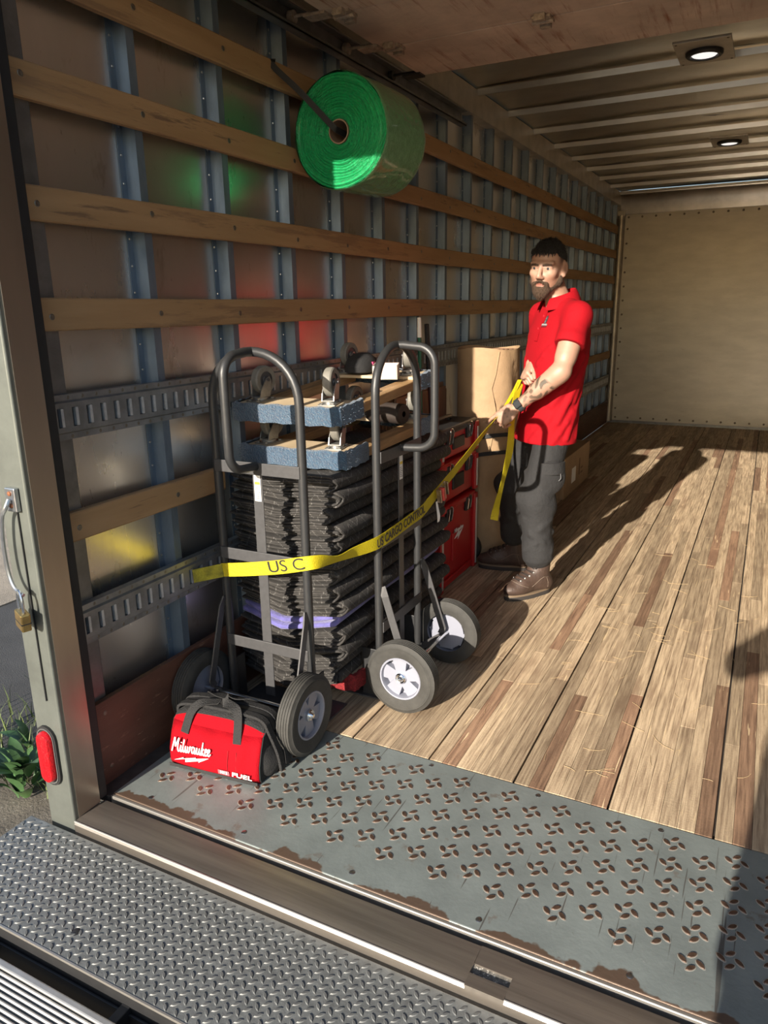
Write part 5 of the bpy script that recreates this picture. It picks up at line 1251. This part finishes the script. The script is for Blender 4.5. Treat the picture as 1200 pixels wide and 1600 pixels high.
# boots
from mathutils.bvhtree import BVHTree
zincb = M('eyelet_metal', (.30,.29,.27), .35, .8)
def boot(an_, yaw_, lab):
    d = np.array((math.cos(yaw_), math.sin(yaw_), 0)); l = np.array((-d[1], d[0], 0)); a = np.array((an_[0], an_[1], 0))
    Bo = Vol(a-np.array((.25,.25,0))-np.array((0,0,.01)), a+np.array((.25,.25,.27)), .0045)
    z = lambda h: np.array((0,0,h))
    Bo.cap(a-d*.010+z(.10), a-d*.018+z(.240), .054, .057, .02, flat=True)
    Bo.cap(a-d*.040+z(.060), a+d*.10+z(.062), .046, .046, .03); Bo.ell(a+d*.135+z(.052), (.075,.047,.038), np.stack([d,l,(0,0,1)],1), .03)
    Bo.cap(a+d*.02+z(.115), a+d*.11+z(.080), .040, .034, .03); Bo.ell(a-d*.045+z(.06), (.045,.042,.05), np.stack([d,l,(0,0,1)],1), .02)
    Bo.cut(a+z(.026), (0,0,-1))
    o, _ = vobj(Bo, 'boot', bootm, man, 2); o['label'] = lab
    out = []
    for k in range(28):
        t = 2*PI*k/28; ct, st_ = math.cos(t), math.sin(t); ln = .112 if ct > 0 else .098
        wd = .050 if ct > -.2 else .044
        pnt = a+d*(.055+ln*1.35*np.sign(ct)*abs(ct)**.8 if ct > 0 else .055+ln*1.42*np.sign(ct)*abs(ct)**.7)+l*wd*np.sign(st_)*abs(st_)**.75
        out.append((pnt[0], pnt[1]))
    MB().prism(out, .022, .032).build('welt', solem, o, True, ang=40)
    MB().prism([(a[0]+(x-a[0])*.985, a[1]+(y-a[1])*.985) for x, y in out], .001, .022).build('sole', M('dark_sole', (.035,.030,.028), .8), o, True, ang=40)
    bvb = BVHTree.FromPolygons([v.co for v in o.data.vertices], [p.vertices for p in o.data.polygons])
    def on(f, w_, h, off=.0015, n_=None):               # nearest point of the leather seen from the front-top
        n_ = N3(d*.75+z(.65)) if n_ is None else N3(n_); q0 = a+d*f+l*w_+z(h); hh_ = bvb.ray_cast(Vector(q0+n_*.12), Vector(-n_))
        return Vector(q0) if hh_[0] is None else hh_[0]+hh_[1]*off
    lc = MB(); ey = MB()
    for k in range(7):
        f = [.118,.100,.082,.064,.052,.046,.042][k]; h = [.085,.100,.115,.135,.158,.182,.205][k]
        for s_ in (-1,1):
            pts = [on(f-abs(w_)*.25, s_*w_, h+.006*(w_/.026)) for w_ in (-.027,-.014,0,.014,.027)]
            lc.tube(pts, .0030, 6)
            e_ = on(f-.008, s_*.031, h, .001); nn_ = (e_-Vector(a+d*f*.5+z(h*.8))).normalized(); ey.lathe([(.002,.001),(.0042,.0015),(.005,0)], 10, Matrix.Translation(e_) @ nn_.to_track_quat('Z','Y').to_matrix().to_4x4())
    for s_ in (-1,1): lc.tube(smoothpath([on(.045,0,.200,.004), on(.045,s_*.02,.195,.010), on(.050,s_*.034,.165,.010), on(.052,s_*.012,.180,.008)], 5), .0028, 6)
    lc.build('laces', lacem, o); ey.build('eyelets', zincb, o)
    sg = MB()
    for s_ in (-1,1):
        sd_ = l*s_
        sg.tube([on(.125-.035*t*t, s_*(.002+.040*t), .06, .0008, (d[0]*.6+sd_[0]*t, d[1]*.6+sd_[1]*t, .7)) for t in (0,.25,.5,.75,1)], .0013, 5)
        sg.tube([on(x_, s_*.03, h_, .0008, sd_+z(.15)) for x_, h_ in ((.070,.062),(.045,.075),(.020,.095),(.000,.105),(-.030,.100))], .0013, 5)
        sg.tube([on(x_, s_*.03, h_, .0008, sd_+z(.05)) for x_, h_ in ((-.020,.100),(-.030,.075),(-.034,.045))], .0013, 5)
    sg.build('stitching', M('boot_stitch', (.17,.13,.10), .7), o)
    MB().tube([tuple(a-d*.018+.0600*(d*math.cos(t)+l*math.sin(t))*.95+z(.239)) for t in [2*PI*i/24 for i in range(24)]], .006, 8, closed=True).build('padded_cuff', M('boot_cuff', (.05,.045,.042), .8), o)
boot(anL, math.radians(235)-MA, 'brown leather lace-up boot in the sun, nearer the camera')
boot(anR, math.radians(192)-MA, 'brown leather lace-up boot in the shade, beside the red tool boxes')
# emblem on the chest, laid on the shirt's surface
from mathutils.bvhtree import BVHTree
bpy.context.view_layer.update()
bv = BVHTree.FromPolygons([v.co for v in shirt.data.vertices], [p.vertices for p in shirt.data.polygons])
wray = (fw*1149.7+r2*(853-600)+u2*(800-503)).normalized()
hit = bv.ray_cast(Vector(LC(*CAM)), Vector(LD(*wray))); loc, nrm = hit[0], hit[1]
xx = Vector((0,0,1)).cross(nrm).normalized(); yy = nrm.cross(xx)
Em = Matrix((xx, yy, nrm)).transposed().to_4x4(); Em.translation = loc+nrm*.003
def emb(poly, h, name, mat): MB().prism(poly, -.002, h, Em).build(name, mat, man, False)
emb([(-.008,-.014),(.008,-.014),(.0085,.018),(.006,.028),(0,.032),(-.006,.028),(-.0085,.018)], .0008, 'emblem_crest', M('emblem_grey', (.03,.028,.03), .7))
emb([(-.004,-.006),(.004,-.006),(.004,.006),(-.004,.006)], .0013, 'emblem_detail', M('emblem_light', (.10,.10,.11), .7))
emb([(-.004,.012),(.004,.012),(.003,.022),(-.003,.022)], .0013, 'emblem_detail', M('emblem_light', (.10,.10,.11), .7))
emb([(-.024,-.020),(.024,-.020),(.020,-.011),(-.020,-.011)], .0012, 'emblem_banner', M('emblem_white', (.22,.21,.22), .7))
emb([(-.020,-.028),(.020,-.028),(.022,-.022),(-.022,-.022)], .0012, 'emblem_banner', M('emblem_dark', (.10,.01,.015), .7))

# ------------------------------------------------------------------ the photographer, whose shadow falls on the floor at the right
pg = thing('person', 'photographer in a dark jacket holding up a phone on the ribbed deck', 'person', (1.83,-2.13,-.048), math.radians(100))
PO = Vector((1.83,-2.13,-.048)); PA = math.radians(100)
def PC(x, y, z): return np.array(Rz(-PA) @ (Vector((x, y, z))-PO))
dk = M('dark_jacket', (.03,.035,.05), .8, 0, bump=(20,.4)); dt = M('blue_jeans', (.03,.04,.07), .85, 0, bump=(30,.4))
Pb = Vol((-.35,-.55,.75), (.55,.55,1.85), .011)
sl_, sr_ = np.array((-.02,.19,1.45)), np.array((-.02,-.19,1.45)); el_, er_ = PC(1.475,-1.98,1.235), PC(2.08,-1.95,1.20); wl_, wr_ = PC(1.66,-1.85,1.42), PC(1.86,-1.84,1.40)
Pb.loft([(0,0,.80,.10,.15),(0,0,1.1,.10,.15),(0,0,1.35,.10,.17),(0,0,1.46,.06,.10)], .03); Pb.cap((0,0,1.42), (.02,0,1.60), .055, .055, .03)
Pb.ell((.03,0,1.70), (.10,.078,.125), None, .02); Pb.ell((.055,0,1.63), (.06,.055,.075), None, .02); Pb.cap((.125,0,1.70), (.145,0,1.665), .010, .014, .01)
for s in (-1,1): Pb.ell((.02,s*.08,1.68), (.025,.012,.033), None, .01)
for a, b, c in ((sl_,el_,wl_),(sr_,er_,wr_)): Pb.cap(a, b, .05, .042, .02); Pb.cap(b, c, .042, .028, .02)
hand(Pb, wl_, np.array(Rz(-PA) @ Vector((.5,.1,.4))), np.array(Rz(-PA) @ Vector((-.3,-.8,.3))), 1, ((.3,.6,.5),)*4)
hand(Pb, wr_, np.array(Rz(-PA) @ Vector((-.5,.1,.4))), np.array(Rz(-PA) @ Vector((.3,-.8,.3))), -1, ((.3,.6,.5),)*4)
bo, Vp = vobj(Pb, 'body', skin, pg, 2); ca = bo.data.color_attributes.new('tint', 'FLOAT_COLOR', 'POINT'); ca.data.foreach_set('color', np.ones(len(Vp)*4, np.float32))
Pj = Vol((-.35,-.55,.70), (.45,.55,1.60), .012)
Pj.loft([(0,0,.74,.145,.225),(0,0,.95,.135,.215),(0,0,1.2,.135,.22),(0,0,1.38,.125,.225),(0,0,1.46,.09,.18),(0,0,1.53,.07,.08)], .03)
for a, b, c in ((sl_,el_,wl_),(sr_,er_,wr_)): Pj.cap(a, b, .075, .062, .03); Pj.cap(b, b+(c-b)*.85, .062, .046, .02, flat=True)
vobj(Pj, 'jacket', dk, pg, 2)
Pt = Vol((-.25,-.30,.04), (.25,.30,.95), .012)
Pt.loft([(0,0,.78,.12,.175),(0,0,.92,.115,.16)], .03)
for s in (-1,1): Pt.cap((0,s*.10,.80), (.02,s*.125,.48), .095, .075, .03); Pt.cap((.02,s*.125,.48), (0,s*.13,.08), .072, .058, .03, flat=True)
vobj(Pt, 'trousers', dt, pg, 2)
for s in (-1,1):
    Ps = Vol((-.14,s*.13-.09,-.005), (.26,s*.13+.09,.15), .010); Ps.cap((-.04,s*.13,.05), (.15,s*.14,.045), .048, .044, .03); Ps.cap((0,s*.13,.06), (0,s*.13,.12), .048, .05, .02); Ps.cut((0,0,.002), (0,0,-1)); vobj(Ps, 'shoe', blackr, pg, 1)
Ph = Vol((-.11,-.11,1.60), (.17,.11,1.86), .010); Ph.ell((.02,0,1.725), (.115,.09,.115), None, .02); Ph.cut((.08,0,1.74), (.8,0,-.6)); vobj(Ph, 'hair', hairm, pg, 1)
phn = tag(MB().box(-.038,.038,-.078,.078,-.012,-.004).build('phone', blackp, None, False, bevel=.003), 'black phone held up by the photographer', 'phone')
mp = mw.copy(); mp.translation = CAM-fw*.012+r2*.02-u2*.05; phn.matrix_world = mp
phn.location = mp.translation; phn.rotation_euler = mp.to_euler()
